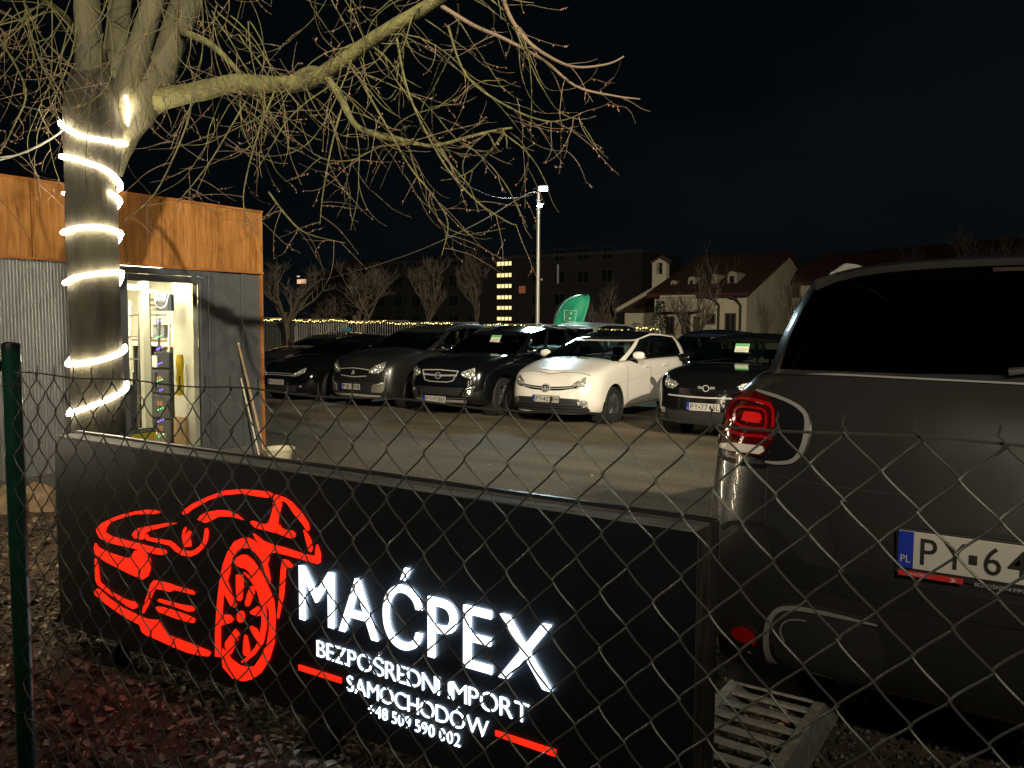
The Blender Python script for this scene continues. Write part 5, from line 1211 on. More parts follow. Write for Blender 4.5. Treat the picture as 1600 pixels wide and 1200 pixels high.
# hanging leaders traced from the photograph's outer outline of the crown
for pts in ([(395,140,6.1),(360,200,6.1),(330,250,6.0),(300,290,5.9),(275,318,5.9)], [(540,150,5.7),(520,220,5.7),(505,300,5.6),(500,350,5.6)], [(430,140,5.9),(400,220,5.8),(380,310,5.8),(395,360,5.7)],
            [(620,60,5.4),(640,150,5.4),(690,250,5.3),(740,310,5.3),(790,345,5.3),(808,352,5.3)], [(700,40,5.2),(730,120,5.2),(800,170,5.1),(860,190,5.0),(905,180,5.0)], [(560,120,5.6),(600,190,5.5),(640,260,5.5),(680,310,5.5),(700,350,5.5),(690,400,5.5)],
            [(40,20,6.0),(60,90,5.9),(90,150,5.8),(105,200,5.8)], [(0,60,6.0),(40,140,5.8),(20,200,5.8),(0,240,5.7)], [(300,150,6.1),(290,200,6.0),(250,290,5.9),(215,330,5.8),(195,340,5.8)], [(420,300,5.6),(450,340,5.5),(480,365,5.5),(540,380,5.5)]):
    sp_ = smooth_path([D(*q) for q in pts], 5); tw.tube([v - TO for v in sp_], rad_path(.008, .0025, len(sp_)), 5, 0)
    for k in range(11): grow(along(sp_, rt.uniform(.15, 1)), right * rt.gauss(.2, .7) + Vector((0, 0, rt.uniform(-.8, .3))) + fwd * rt.gauss(0, .5), rt.uniform(.2, .6), .0035, .06, .6, 1)
for k in range(26):
    p = D(rt.uniform(-60, 130), rt.uniform(-60, 40), rt.uniform(4.6, 6.4)); grow(p, right * rt.gauss(-.1, .5) + Vector((0, 0, -.8)), rt.uniform(.6, 1.6), .006, .05, .75)
for k in range(22):
    p = D(rt.uniform(150, 420), rt.uniform(-60, 60), rt.uniform(4.8, 6.4)); grow(p, right * rt.gauss(.1, .6) + Vector((0, 0, -.8)), rt.uniform(.6, 1.5), .006, .05, .75)
tag(tw.build('twigs', [bark2, mat('bud', (.24, .12, .07), .7), twigm], tree, 70, fixn=False), kind='stuff')
# rope light wound round the trunk
rope = thing('rope_light', 'warm glowing rope light wound around the big mossy trunk', 'rope light', (TX, TY, 0))
camdir = math.atan2(-TY, -TX)        # direction from trunk to the camera
def zc(px, py): return (C0 + ray(px, py) * (7.0 / 1)).z if False else onY(px, py, TY - .2).z
arcs = [(185, 193, 14), (240, 271, -6), (None, 296, 0), (362, 352, -6), (442, 418, -4), (570, 545, 6), (648, 608, 4)]
def ring_pt(a, z, ex=.012): r = trunk_r(z, a) + ex; return Vector((r * math.cos(a) - .004 * z, r * math.sin(a), z))
prev = None; cable = MB(); lit = []
for k, (yl, yr, sag) in enumerate(arcs):
    half = R(83)
    aL, aR = camdir - half, camdir + half      # left edge in the picture is the smaller angle side
    zr = zc(190, yr); zl = zc(110, yl) if yl else zc(165, 288)
    m = MB(); pts = []; n = 22
    a0 = aL if yl else camdir + R(35)
    for i in range(n + 1):
        t = i / n; a = lerp(a0, aR, t); z = lerp(zl, zr, t) - sag / 1300 * 7 * math.sin(PI * t)
        pts.append(ring_pt(a, z, .018))
    m.tube(pts, .0165, 8); m.build('lit_turn', M['led'], rope, 60)  # tube thicker than the rope, its glow put into the shape
    if prev is not None:
        cp = [];
        for i in range(15):
            t = i / 14; ts = t * t * (3 - 2 * t); a = prev[0] + (2*PI - 2*half) * t if yl else prev[0] + (2*PI - 2*half) * t * .9; z = lerp(prev[1], zl, ts); cp.append(ring_pt(a, z, .018))
        cable.tube(cp, .0125, 8)
    prev = (aR, zr)
cable.build('back_turns', M['led'], rope, 60)
m = MB(); m.tube([ring_pt(camdir + R(80), zc(190, 193), .02), ring_pt(camdir + R(88), zc(197, 180), .03), Vector(D(200, 165, 6.1)) - TO, Vector(D(196, 150, 6.1)) - TO], .010, 8); m.build('lit_end', M['led'], rope, 60)
tag(rope, None); 
def wire(name, label, pts, r, mt, sub=6):
    sp_ = smooth_path(pts, sub); o = sp_[0].copy(); m = MB(); m.tube([q - o for q in sp_], r, 6)
    return tag(m.build(name, mt, None, 60, o), label, 'cable')
wire('feed_cable', 'pale cable sagging from the top of the rope light to the left picture edge', [D(116, 186, 6.1), D(90, 210, 6.0), D(45, 235, 5.8), D(0, 250, 5.7), D(-60, 262, 5.2)], .006, mat('cable_grey', (.32, .31, .27), .6))
wire('feed_cable', 'second thin cable close above the first, from rope light to left edge', [D(116, 184, 6.1), D(85, 214, 5.95), D(40, 238, 5.75), D(0, 246, 5.6), D(-60, 252, 5.1)], .004, mat('cable_pale', (.42, .41, .36), .6))
# background bare trees
bgbark = mat('distant_bark', (.085, .066, .046), .9, var=.3, vscale=3)
def bare_tree(label, px, D_, h, trunk_h, seed, spread=1.0, base_r=.14, up=.5, group='bare trees behind the car park', lv=5, bush=False):
    r_ = random.Random(seed); base = atD(px, 505, D_); base.z = 0
    t = thing('bare_tree', label, 'tree', base, 0, group); trunk = MB(); crown = MB()
    def br(p, d, L, r, l):
        n = 5; q = p.copy(); pts = [q.copy()]
        for i in range(n):
            d = (d + Vector((r_.gauss(0, .10), r_.gauss(0, .10), .03 * up + r_.gauss(0, .05)))).normalized(); q = q + d * L / n; pts.append(q.copy())
        (trunk if l == 0 else crown).tube(pts, rad_path(r, r * .62, n + 1), 7 if l == 0 else (5 if l < 3 else 3), caps=False)
        if l >= lv: return
        for k in range(r_.choice((3, 3, 4)) if l else r_.choice((4, 5))):
            s = Vector((r_.gauss(0, 1), r_.gauss(0, 1), r_.gauss(.25, .5))).normalized()
            t_ = r_.uniform(.45, 1) if l else r_.uniform(.75, 1)
            br(pts[int(t_ * n)], (d * 1.0 + s * spread * r_.uniform(.5, 1.0) + Vector((0, 0, up * .4))), L * r_.uniform(.55, .78) if l else (h - trunk_h) * r_.uniform(.34, .48), r * r_.uniform(.45, .62), l + 1)
    br(Vector((0, 0, -.1)), Vector((r_.gauss(0, .03), r_.gauss(0, .03), 1)), trunk_h, base_r, 0)
    if not bush: trunk.build('trunk', bgbark, t, 60, fixn=False)
    else: trunk.build('stem', bgbark, t, 60, fixn=False)
    tag(crown.build('crown', bgbark, t, fixn=False), kind='stuff'); return t
bare_tree('bare tree just right of the cabin corner, behind the fairy lights', 452, 31, 5.6, 2.2, 1, 1.0, .13, .6)
bare_tree('bare tree behind the fence, left of the big unlit gap, forked low', 572, 34, 6.0, 2.2, 5, 1.1, .14, .5)
bare_tree('slim bare tree behind the row, left of the stair windows', 662, 38, 6.6, 2.4, 9, .8, .13, .9)
bare_tree('faint bare tree right beside the lit stair windows', 752, 44, 7.0, 2.4, 12, .8, .14, .9)
bare_tree('wide low bare tree by the temporary fence, second from the cabin', 505, 36, 4.2, 1.4, 15, 1.4, .10, .1)
bare_tree('bushy bare tree right of the green flag', 940, 34, 3.9, .9, 17, .9, .07, .7)
bare_tree('pale bare tree standing before the balcony house', 1078, 38, 5.4, 1.2, 23, .9, .10, .8)
bare_tree('slender bare tree before the arched gate', 1235, 42, 5.6, 1.3, 29, .5, .06, 1.2)
bare_tree('bare tree top rising over the roof of the near SUV', 1420, 48, 8.2, 3.2, 31, .6, .12, 1.0)
bare_tree('bare tree at the right picture edge behind the near SUV', 1585, 40, 8.6, 3.0, 37, .9, .14, .8)

# ------------------------------------------------------------------ lamp pole in the car park
PY_ = 24.0
pt_, pb_ = onY(838, 300, PY_), onY(840, 512, PY_)
lp = thing('lamp_pole', 'tall pale steel pole carrying cold white floodlights above the parked cars', 'lamp pole', (pb_.x, PY_, 0))
m = MB(); m.tube([(0, 0, 0), (0, 0, pt_.z + .18)], [.075, .055], 14); m.build('pole', mat('pole_steel', (.48, .48, .45), .4, metal=.3), lp, 50)
fl = emat('floodlight_led', (.70, .95, 1.0), 60)
def flood(dx, z, ang, label=None):
    f = empty('floodlight', (dx, -.08, z)); f.parent = lp; f.scale = (1.5,) * 3 if dx > .2 else (1, 1, 1); f.rotation_euler = (R(35), 0, ang)
    bbox_obj('housing', (-.11, -.02, -.07), (.11, .05, .07), M['alloy'], f, .01)
    m = MB(); m.box((-.09, -.026, -.055), (.09, -.0205, .055)); m.build('led_panel', fl, f)
    m = MB(); m.tube([(0, .05, 0), (-dx * .5, .10, -.02), (-dx, .08, -.05)], .02, 6); m.build('bracket', M['alloy'], f, 50)
flood(.24, pt_.z + .08, R(25)); flood(.10, pt_.z - .45, R(60))
for k in range(4):
    m = MB(); z = pt_.z - .30 - k * .09; m.tube([(.075 * math.cos(a * PI / 6), .075 * math.sin(a * PI / 6), z + .02 * math.sin(a + k)) for a in range(12)], .014, 5, closed=True); m.build('cable_loop', mat('white_cable', (.6, .6, .58), .5) if k == 0 else bpy.data.materials['white_cable'], lp, 60)
m = MB(); m.box((-.12, -.10, pt_.z - 1.25), (-.05, -.02, pt_.z - 1.05)); m.build('junction_box', M['plastic'], lp)
spot('floodlight_beam', (pb_.x + .30, PY_ - .30, pt_.z + .02), (-11.8, 17.5, 0), 1500, (.66, .92, 1.0), 80, .9, .6)
wire('overhead_cable', 'long cable climbing from behind the cabin to the lamp pole top', [Vector((pb_.x, PY_ - .05, pt_.z - .05)), onY(820, 305, PY_ - .6), onY(740, 352, PY_ - 1), onY(640, 397, PY_ + 0), onY(540, 428, PY_ + 2), onY(470, 445, PY_ + 4)], .016, mat('cable_mid', (.30, .29, .26), .6))
wire('overhead_cable', 'thin cable sagging from the lamp pole towards the big tree', [Vector((pb_.x, PY_ - .05, pt_.z - .05)), onY(815, 308, PY_ - .5), onY(780, 309, PY_ - 4), onY(740, 295, PY_ - 9), onY(690, 262, 12)], .009, bpy.data.materials['cable_mid'])
# ------------------------------------------------------------------ temporary fence with fairy lights
hs = mat('fence_tube', (.20, .20, .18), .4, metal=.5)
HY = 22.0
def herras(label, x0, x1, zt0, zt1, y, zb=.12):
    t = thing('temporary_fence', label, 'fence panel', ((x0 + x1) / 2, y, 0), 0, 'temporary fence panels behind the cars'); ox = (x0 + x1) / 2; m = MB()
    r = .12
    m.tube([(x0 - ox, 0, zb), (x0 - ox, 0, zt0 - r), (x0 - ox + .04, 0, zt0 - .04), (x0 - ox + r, 0, zt0), (x1 - ox - r, 0, zt1), (x1 - ox - .04, 0, zt1 - .04), (x1 - ox, 0, zt1 - r), (x1 - ox, 0, zb)], .022, 8, closed=True); m.build('frame', hs, t, 50)
    m = MB(); n = int((x1 - x0) / .11)
    for k in range(1, n):
        x = x0 - ox + (x1 - x0) * k / n; m.tube([(x, 0, zb + .02), (x, 0, lerp(zt0, zt1, k / n) - .02)], .0045, 4, caps=False)
    for z in (.45, .75, 1.05, 1.35): m.tube([(x0 - ox, .01, z), (x1 - ox, .01, z)], .0045, 4, caps=False)
    tag(m.build('wires', hs, t, fixn=False), kind='stuff')
    m = MB(); m.box((x0 - ox - .3, -.12, 0), (x0 - ox + .3, .12, .12)); me = m.mesh('foot_block', mat('concrete_foot', (.25, .25, .24), .8) if 'concrete_foot' not in bpy.data.materials else bpy.data.materials['concrete_foot']); bevel(me, .02, 2); obj('foot_block', me, t)
xs = [-27.6, -24.6, -21.9, -18.9, -15.9, -12.9, -9.6]
names = ['leftmost temporary fence panel beside the cabin corner', 'temporary fence panel second from the cabin corner', 'temporary fence panel third from the cabin corner, behind the grey people carrier', 'temporary fence panel fourth from the cabin corner', 'temporary fence panel behind the lamp pole', 'rightmost temporary fence panel, behind the silver roof and flag']
for k in range(6): herras(names[k], xs[k] + .03, xs[k+1] - .03, lerp(1.92, 1.66, k / 5), lerp(1.92, 1.66, k / 5), HY)
herras('lower temporary fence panel standing in front of the others, behind the black hatchback', onY(461, 512, 19.5).x, onY(541, 512, 19.5).x, 1.70, 1.76, 19.5)
m = MB(); m.box((-.16, -.03, -.05), (.14, .03, .05)); o = m.build('fence_clamp_bag', mat('teal_plastic', (.03, .22, .26), .4), None, loc=onY(543, 515, 19.4)); tag(o, 'small teal bag tied to the corner of the lower fence panel', 'bag')
fy = thing('fairy_lights', 'warm fairy light string draped along the top of the temporary fence', 'fairy lights', (-18, HY - .05, 0)); m = MB(); cab_ = MB(); pts = []
x = -27.6; k = 0
while x < -9.7:
    tt = (x + 27.6) / 18; zt = lerp(1.95, 1.66, tt); z = zt - .03 - .05 * abs(math.sin(x * 1.25)) - .03 * abs(math.sin(x * 3.3)) + rt.uniform(-.03, .03)
    s = rt.uniform(.010, .020); p = Vector((x + 18, rt.uniform(-.02, .02), z)); pts.append(p)
    if not (-17.0 < x < -16.6): m.add([p + Vector(v) * s for v in ((1,0,0),(0,1,0),(-1,0,0),(0,-1,0),(0,0,1),(0,0,-1))], [(0,1,4),(1,2,4),(2,3,4),(3,0,4),(1,0,5),(2,1,5),(3,2,5),(0,3,5)])
    x += rt.uniform(.035, .11)
tag(m.build('bulbs', M['fairy'], fy, fixn=False), kind='stuff'); cab_.tube(pts[::3], .004, 4); cab_.build('cord', mat('light_cord', (.05, .06, .04), .7), fy, fixn=False)
# extra bunch of bulbs on the roof line right of the flag
# ------------------------------------------------------------------ feather flag
FYY = 21.0
fb = onY(868, 520, FYY); fg = thing('feather_flag', 'green feather flag with white square emblem behind the parked cars', 'flag', (fb.x, FYY, 0))
def FP(px, py, dy=0): q = onY(px, py, FYY); return Vector((q.x - fb.x, dy, q.z))
def bez(pts, n=10): return smooth_path([Vector((a, b, 0)) for a, b in pts], n)
lft = [(865.5, 520), (865, 508), (867, 494), (873, 480), (884, 468), (900, 462), (918, 460.5)]; rgt = [(908, 520), (911, 508), (914, 495), (917, 480), (919, 468), (920, 463), (918, 460.5)]
lf, rg_ = bez(lft, 4), bez(rgt, 4); m = MB(); n = len(lf); K = 10
for i in range(n):
    for k in range(K + 1):
        a = lf[i].lerp(rg_[i], k / K); m.v.append(FP(a.x, a.y, .07 * math.sin(k * .55 + i * .18) + .03 * math.sin(k * 1.3 - i * .3)))
for i in range(n - 1):
    for k in range(K): m.f.append((i*(K+1)+k, i*(K+1)+k+1, (i+1)*(K+1)+k+1, (i+1)*(K+1)+k)); m.m.append(0)
gfm = mat('green_flag_cloth', (.004, .30, .16), .6)
b_ = gfm.node_tree.nodes['Principled BSDF']; b_.inputs['Sheen Weight'].default_value = .3
sail = m.build('sail', gfm, fg, 60, fixn=False); so2 = sail.modifiers.new('t', 'SOLIDIFY'); so2.thickness = .003
m = MB(); m.tube([FP(865, 560)] + [FP(v.x - .5, v.y) for v in lf], rad_path(.014, .006, n + 1), 6); m.build('mast', M['alloy'], fg, 50)
sbv = BVHTree.FromPolygons([tuple(v.co) for v in sail.data.vertices], [tuple(p.vertices) for p in sail.data.polygons])
def onflag(px, py):
    q = FP(px, py); h = sbv.ray_cast(Vector((q.x, -2, q.z)), Vector((0, 1, 0))); return (h[0] if h[0] else q) + Vector((0, -.006, 0))
em = MB(); sq = [(882, 485), (902, 486), (899.5, 503), (880.5, 501), (882, 485)]
for a, b2_ in zip(sq, sq[1:]): em.tube([onflag(lerp(a[0], b2_[0], t / 6), lerp(a[1], b2_[1], t / 6)) for t in range(7)], .008, 4)
for cx_, cy_, s in ((895, 489.5, 2.0), (889, 492, 1.6), (886, 496, 1.8), (893, 497.5, 2.2), (890, 488, 1.0)):
    em.add([onflag(cx_ + s * a, cy_ + s * b) + Vector((0, -.003, 0)) for a, b in ((-1.3, .3), (-.2, -.7), (1.2, -.3), (.3, .2), (.2, .9))], [(0, 1, 2, 3, 4)])
em.build('emblem', mat('emblem_white', (.62, .78, .68), .6), fg, fixn=False)
# ------------------------------------------------------------------ apartment block far behind
AY = 92.0
def AP(px, py): return onY(px, py, AY)
aX0, aX1, aZ = AP(575, 400).x, AP(1003, 400).x, AP(900, 400).z
apt = thing('apartment_block', 'dark four-storey apartment block with lit stair windows far behind the car park', 'building', ((aX0 + aX1) / 2, AY, 0)); ax = (aX0 + aX1) / 2
aw = mat('grey_render', (.055, .052, .048), .9, var=.15, vscale=.6)
m = MB(); m.box((aX0 - ax, 0, -.1), (aX1 - ax, 12, aZ)); m.build('wall', aw, apt)
m = MB(); m.box((aX0 - ax - .3, -.3, aZ + .002), (aX1 - ax + .3, 12.3, aZ + .4)); m.build('roof', mat('flat_roof', (.08, .08, .08), .8), apt)
dwin = mat('dark_window', (.02, .022, .025), .15); wfr = mat('window_frame_pale', (.10, .10, .095), .6)
wme = MB(); wme.box((-.75, -.03, -.7), (.75, .02, .7)); wme = wme.mesh('window', dwin)
fme = MB()
for a, b in (((-.82, -.06, .70), (.82, .0, .78)), ((-.82, -.06, -.78), (.82, 0, -.70)), ((-.82, -.06, -.70), (-.75, 0, .70)), ((.75, -.06, -.70), (.82, 0, .70)), ((-.03, -.06, -.70), (.03, -.03, .70))): fme.box(a, b)
fme = fme.mesh('frame', wfr)
stx = AP(787, 450).x
zs = [AP(800, y).z for y in (422, 452, 477, 500)]
for r_, z in enumerate([2.0, 4.8, 7.6, 10.4]):
    x = aX0 + 2.5
    while x < aX1 - 2:
        if abs(x - stx) > 2.6: 
            w_ = obj('window', wme, apt, (x - ax, 0, z)); obj('frame', fme, w_, (0, 0, 0))
        x += 3.4
lit = emat('stair_window_lit', (1.0, .78, .36), 1.3)
for y in (412, 430, 447, 464.5, 481, 498):
    q0, q1 = AP(777, y - 2.6), AP(799, y + 2.6); w_ = obj('stair_window', bpy.data.meshes.new('stair_window'), apt)
    m = MB(); m.box((q0.x - ax, -.04, q1.z), (q1.x - ax, .02, q0.z)); m.build('pane', lit, w_)
    m = MB()
    for t in (.28, .52, .80): m.box((lerp(q0.x, q1.x, t) - ax - .05, -.07, q1.z), (lerp(q0.x, q1.x, t) - ax + .05, -.041, q0.z))
    m.box((q0.x - ax - .05, -.07, q1.z - .12), (q1.x - ax + .05, -.03, q1.z - .002)); m.build('mullion', M['plastic'], w_)
q0, q1 = AP(811, 447), AP(821, 458); m = MB(); m.box((q0.x - ax, -.05, q1.z), (q1.x - ax, .02, q0.z)); m.build('curtained_window', emat('curtain_glow', (.9, .32, .16), .10), apt)
m = MB(); q = AP(872, 428); m.box((q.x - ax - .12, -.08, q.z - 1.2), (q.x - ax + .12, .0, q.z + 1.2)); m.build('slit_window', emat('slit_glow', (.6, .6, .62), .06), apt)
hb = thing('distant_house', 'dark house with one lit window far behind the tree at the cabin corner', 'house', (AP(470, 440).x - 4, AY + 14, 0))
m = MB(); m.box((-9, 0, -.1), (14, 9, 9.2)); m.build('wall', aw, hb); m = MB(); m.prism([(-9.5, 9.2), (14.5, 9.2), (2.5, 12.4)], lambda p: (p[0], -.4, p[1]), lambda p: (p[0], 9.4, p[1])); m.build('roof', mat('dark_tile', (.05, .03, .025), .8), hb)
q0, q1 = onY(464, 431, AY + 13.9), onY(478, 443, AY + 13.9); bx0 = Vector(hb.location)
m = MB(); m.box((q0.x - bx0.x, -.1, q1.z), (q1.x - bx0.x, -.05, lerp(q1.z, q0.z, .55))); m.box((q0.x - bx0.x, -.1, lerp(q1.z, q0.z, .85)), (lerp(q0.x, q1.x, .3) - bx0.x, -.05, q0.z)); m.build('lit_window', emat('pink_window', (1.0, .62, .40), .9), hb)
# ------------------------------------------------------------------ white houses with red roofs
HYY = 46.0
plaster = mat('cream_plaster', (.58, .53, .40), .9, var=.10, vscale=.5, detail=8, bump=.1, bscale=4)
rooft = bpy.data.materials.new('clay_tiles'); rooft.use_nodes = True; t = rooft.node_tree; b = t.nodes['Principled BSDF']
tcn = N(t, 'ShaderNodeTexCoord'); wv = N(t, 'ShaderNodeTexWave', Scale=1.6, Distortion=.6, bands_direction='Z'); t.links.new(tcn.outputs['Object'], wv.inputs[0])
rp = N(t, 'ShaderNodeValToRGB'); rp.color_ramp.elements[0].color = (.030, .010, .007, 1); rp.color_ramp.elements[1].color = (.075, .022, .013, 1); t.links.new(wv.outputs[0], rp.inputs[0]); t.links.new(rp.outputs[0], b.inputs['Base Color']); b.inputs['Roughness'].default_value = .85
bp = N(t, 'ShaderNodeBump', Strength=.8); t.links.new(wv.outputs[0], bp.inputs['Height']); t.links.new(bp.outputs[0], b.inputs['Normal'])
pipe = mat('dark_downpipe', (.02, .015, .012), .5)
hc = onY(1167, 460, HYY); XC = hc.x
hs1 = thing('house', 'long cream house with steep red roof, dormers, balcony and tall gable wall', 'house', (XC, HYY, 0))
x_l = onY(1023, 470, HYY).x - XC; z_e = onY(1167, 459, HYY).z
ap = onX(1232, 399, XC); g2 = 2 * (ap.y - HYY)
m = MB(); m.box((x_l, 0, -.1), (0, g2, z_e)); m.prism([(0, z_e), (g2, z_e), (g2 / 2, ap.z)], lambda p: (-.3, p[0], p[1]), lambda p: (-.002, p[0], p[1])); m.build('wall', plaster, hs1)
m = MB(); th = .25
for sgn in (0, 1):
    a = (-.5, z_e - .32) if not sgn else (g2 + .5, z_e - .32); sl_ = (ap.z - z_e) / (g2 / 2)
    y0_, z0_ = (-.55, z_e - .55 * sl_ + .02) if not sgn else (g2 + .55, z_e - .55 * sl_ + .02)
    vs = [(x_l - .3, y0_, z0_), (.25, y0_, z0_), (.25, g2 / 2, ap.z + .02), (x_l - .3, g2 / 2, ap.z + .02)]
    m.add(vs + [(a_, b_, c_ + th) for a_, b_, c_ in vs], [(3,2,1,0),(4,5,6,7),(0,1,5,4),(1,2,6,5),(2,3,7,6),(3,0,4,7)])
rf_ = m.build('roof', rooft, hs1)
def hwin(parent, px0, px1, py0, py1, Y, org, arch=False, mt=None):
    a, b = onY(px0, py0, Y), onY(px1, py1, Y); w_ = obj('window', bpy.data.meshes.new('window'), parent)
    m = MB(); m.box((a.x - org.x, -.03, b.z), (b.x - org.x, .05, a.z)); m.build('pane', mt or dwin, w_)
    m = MB(); f = .07; X0_, X1_, Z0_, Z1_ = a.x - org.x, b.x - org.x, b.z, a.z
    for p, q in (((X0_ - f, -.06, Z1_), (X1_ + f, .0, Z1_ + f)), ((X0_ - f, -.10, Z0_ - f), (X1_ + f, .0, Z0_)), ((X0_ - f, -.06, Z0_), (X0_, 0, Z1_)), ((X1_, -.06, Z0_), (X1_ + f, 0, Z1_)), (((X0_+X1_)/2 - .03, -.05, Z0_), ((X0_+X1_)/2 + .03, -.031, Z1_))): m.box(p, q)
    m.build('frame', mat('brown_frame', (.10, .07, .05), .6) if 'brown_frame' not in bpy.data.materials else bpy.data.materials['brown_frame'], w_)
o1 = Vector(hs1.location)
for px0, px1, py0, py1 in ((1042, 1052, 496, 520), (1067, 1077, 492, 520), (1105, 1116, 492, 505), (1135, 1148, 491, 522), (1086, 1092, 496, 520)): hwin(hs1, px0, px1, py0, py1, HYY, o1)
# balcony
a, b = onY(1044, 464, HYY), onY(1098, 484, HYY); bal = obj('balcony', bpy.data.meshes.new('balcony'), hs1); m = MB(); m.box((a.x - XC, -1.2, b.z - .12), (b.x - XC, -.001, b.z)); m.build('slab', mat('slab', (.30, .27, .2), .8), bal)
m = MB()
for k in range(26): x = lerp(a.x, b.x, k / 25) - XC; m.box((x - .02, -1.17, b.z + .001), (x + .02, -1.13, a.z - .02))
m.box((a.x - XC, -1.19, a.z - .02), (b.x - XC, -1.11, a.z + .05)); m.build('railing', plaster, bal)
# dormers
for px0, px1, pt, pb2 in ((1048, 1056, 438, 462), (1075, 1086, 432, 462), (1112, 1120, 428, 450), (1137, 1151, 424, 450)):
    a, b = onY(px0, pt, HYY + 1.2), onY(px1, pb2, HYY + 1.2); dm = obj('dormer', bpy.data.meshes.new('dormer'), hs1); m = MB(); x0_, x1_ = a.x - XC, b.x - XC; w2 = (x1_ - x0_) / 2
    m.prism([(x0_, b.z), (x1_, b.z), (x1_, a.z - w2)] + [((x0_+x1_)/2 + w2 * math.cos(t_ * PI / 8), a.z - w2 + w2 * math.sin(t_ * PI / 8)) for t_ in range(1, 8)] + [(x0_, a.z - w2)], lambda p: (p[0], 1.2, p[1]), lambda p: (p[0], 4.0, p[1])); m.build('dormer_wall', mat('dormer_plaster', (.32, .29, .22), .9) if 'dormer_plaster' not in bpy.data.materials else bpy.data.materials['dormer_plaster'], dm)
    m = MB(); m.box((x0_ + .15, 1.14, b.z + .3), (x1_ - .15, 1.198, a.z - w2)); m.build('pane', dwin, dm)
for px in (1124, 1158):
    q = onY(px, 466, HYY); m = MB(); m.tube([(q.x - XC - .55, -.5, q.z + .1), (q.x - XC - .2, -.35, q.z - .02), (q.x - XC, -.08, q.z - .4), (q.x - XC, -.08, 0)], .07, 8); m.build('downpipe', pipe, hs1, 50)
q = onX(1202, 500, XC); m = MB(); m.box((-.02, q.y - .35, 0), (.06, q.y + .35, q.z)); m.build('side_door', dwin, hs1)
# gate tower with hipped roof and arch
GY = ap.y + 1.0
a, b = onY(1224, 446, GY), onY(1302, 441, GY); gt = thing('gatehouse', 'cream gatehouse with two narrow windows, red hipped roof and dark arch', 'house', (a.x, GY, 0)); og = Vector(gt.location); wz = a.z; ww = b.x - a.x + 3.2
m = MB(); m.box((0, 0, -.1), (ww, 6, wz)); m.build('wall', plaster, gt)
m = MB(); m.add([(-.5, -.5, wz), (ww + .5, -.5, wz), (ww + .5, 6.5, wz), (-.5, 6.5, wz), (2.0, 3, wz + 2.2), (ww - .3, 3, wz + 2.2), (-.5, -.5, wz + .15), (ww + .5, -.5, wz + .15), (ww + .5, 6.5, wz + .15), (-.5, 6.5, wz + .15)],
      [(3,2,1,0), (0,1,7,6), (1,2,8,7), (2,3,9,8), (3,0,6,9), (6,7,5,4), (7,8,5), (8,9,4,5), (9,6,4)]); m.build('roof', rooft, gt)
hwin(gt, 1240, 1248, 448, 464, GY, og); hwin(gt, 1272.5, 1281, 447, 463, GY, og)
a2, b2_ = onY(1243, 492, GY), onY(1276, 524, GY); rr_ = (b2_.x - a2.x) / 2; m = MB(); cxx = (a2.x + b2_.x) / 2 - og.x
m.prism([(cxx - rr_, 0), (cxx + rr_, 0)] + [(cxx + rr_ * math.cos(t_ * PI / 12), a2.z - rr_ * .9 + rr_ * .9 * math.sin(t_ * PI / 12)) for t_ in range(13)], lambda p: (p[0], .02, p[1]), lambda p: (p[0], -.04, p[1])); m.build('arch_door', mat('arch_dark', (.035, .035, .03), .8), gt)
q = onY(1226.5, 450, GY); m = MB(); m.tube([(q.x - og.x - .1, -.4, wz), (q.x - og.x + .1, -.08, wz - .5), (q.x - og.x + .1, -.08, 0)], .08, 8); m.build('downpipe', pipe, gt, 50)
# house behind right, gable towards us
b0 = onY(1291, 400, GY + 5); gh_ = thing('house', 'large house with red roof and narrow cream gable behind the gatehouse, at right', 'house', (b0.x, GY + 5, 0)); 
apx = onY(1291, 400, GY + 5); eL = onY(1283, 420, GY + 5); eR = onY(1306, 440, GY + 5)
m = MB(); m.prism([(eL.x - b0.x, -.1), (eR.x - b0.x, -.1), (eR.x - b0.x, eR.z), (0, apx.z), (eL.x - b0.x, eL.z)], lambda p: (p[0], 0, p[1]), lambda p: (p[0], .5, p[1])); m.build('wall', plaster, gh_)
m = MB(); q1_, q2_, q3_ = apx - b0, eR - b0, onY(1640, 392, GY + 5) - b0
m.add([(0, .1, q1_.z + .1 + apx.z * 0 + b0.z * 0), (q2_.x + .2, .05, eR.z - .3), (q3_.x, .1, eR.z - .3), (q3_.x, 5, apx.z + 1.2), (0, 5, apx.z + .6), (0, 9, 3), (q3_.x, 9, 3)], [(0,1,2,3,4), (4,3,6,5)])
for i_, v_ in enumerate(m.v): m.v[i_] = v_
m.v[0] = (0, .1, apx.z + .1)
m.build('roof', rooft, gh_); m = MB(); m.box((q2_.x + .2, 1.2, 0), (q3_.x, 9, eR.z - .31)); m.build('side_wall', plaster, gh_)
# chapel with bell gable on the left
CY = 50.0
a, b = onY(985, 488, CY), onY(1023, 488, CY); ch = thing('chapel', 'low chapel with dark roof and small cream bell gable left of the long house', 'chapel', (a.x, CY, 0)); oc = Vector(ch.location)
top = onY(1031, 428, CY)
m = MB(); m.box((-.4, 0, -.1), (b.x - a.x + 4, 7, a.z)); m.build('wall', plaster, ch)
m = MB(); m.add([(-.8, -.4, a.z), (b.x - a.x + 4, -.4, a.z), (b.x - a.x + 4, 3.5, top.z + .2), (top.x - a.x + .3, 3.5, top.z + .2), (-.8, 7.4, a.z), (b.x - a.x + 4, 7.4, a.z)], [(0,1,2,3), (3,2,5,4), (0,3,4)]); m.build('roof', mat('chapel_tiles', (.07, .035, .025), .85), ch)
m = MB(); m.tube([(-.85, -.45, a.z + .1), (top.x - a.x + .25, 3.4, top.z + .3)], .14, 6); m.build('verge', plaster, ch)
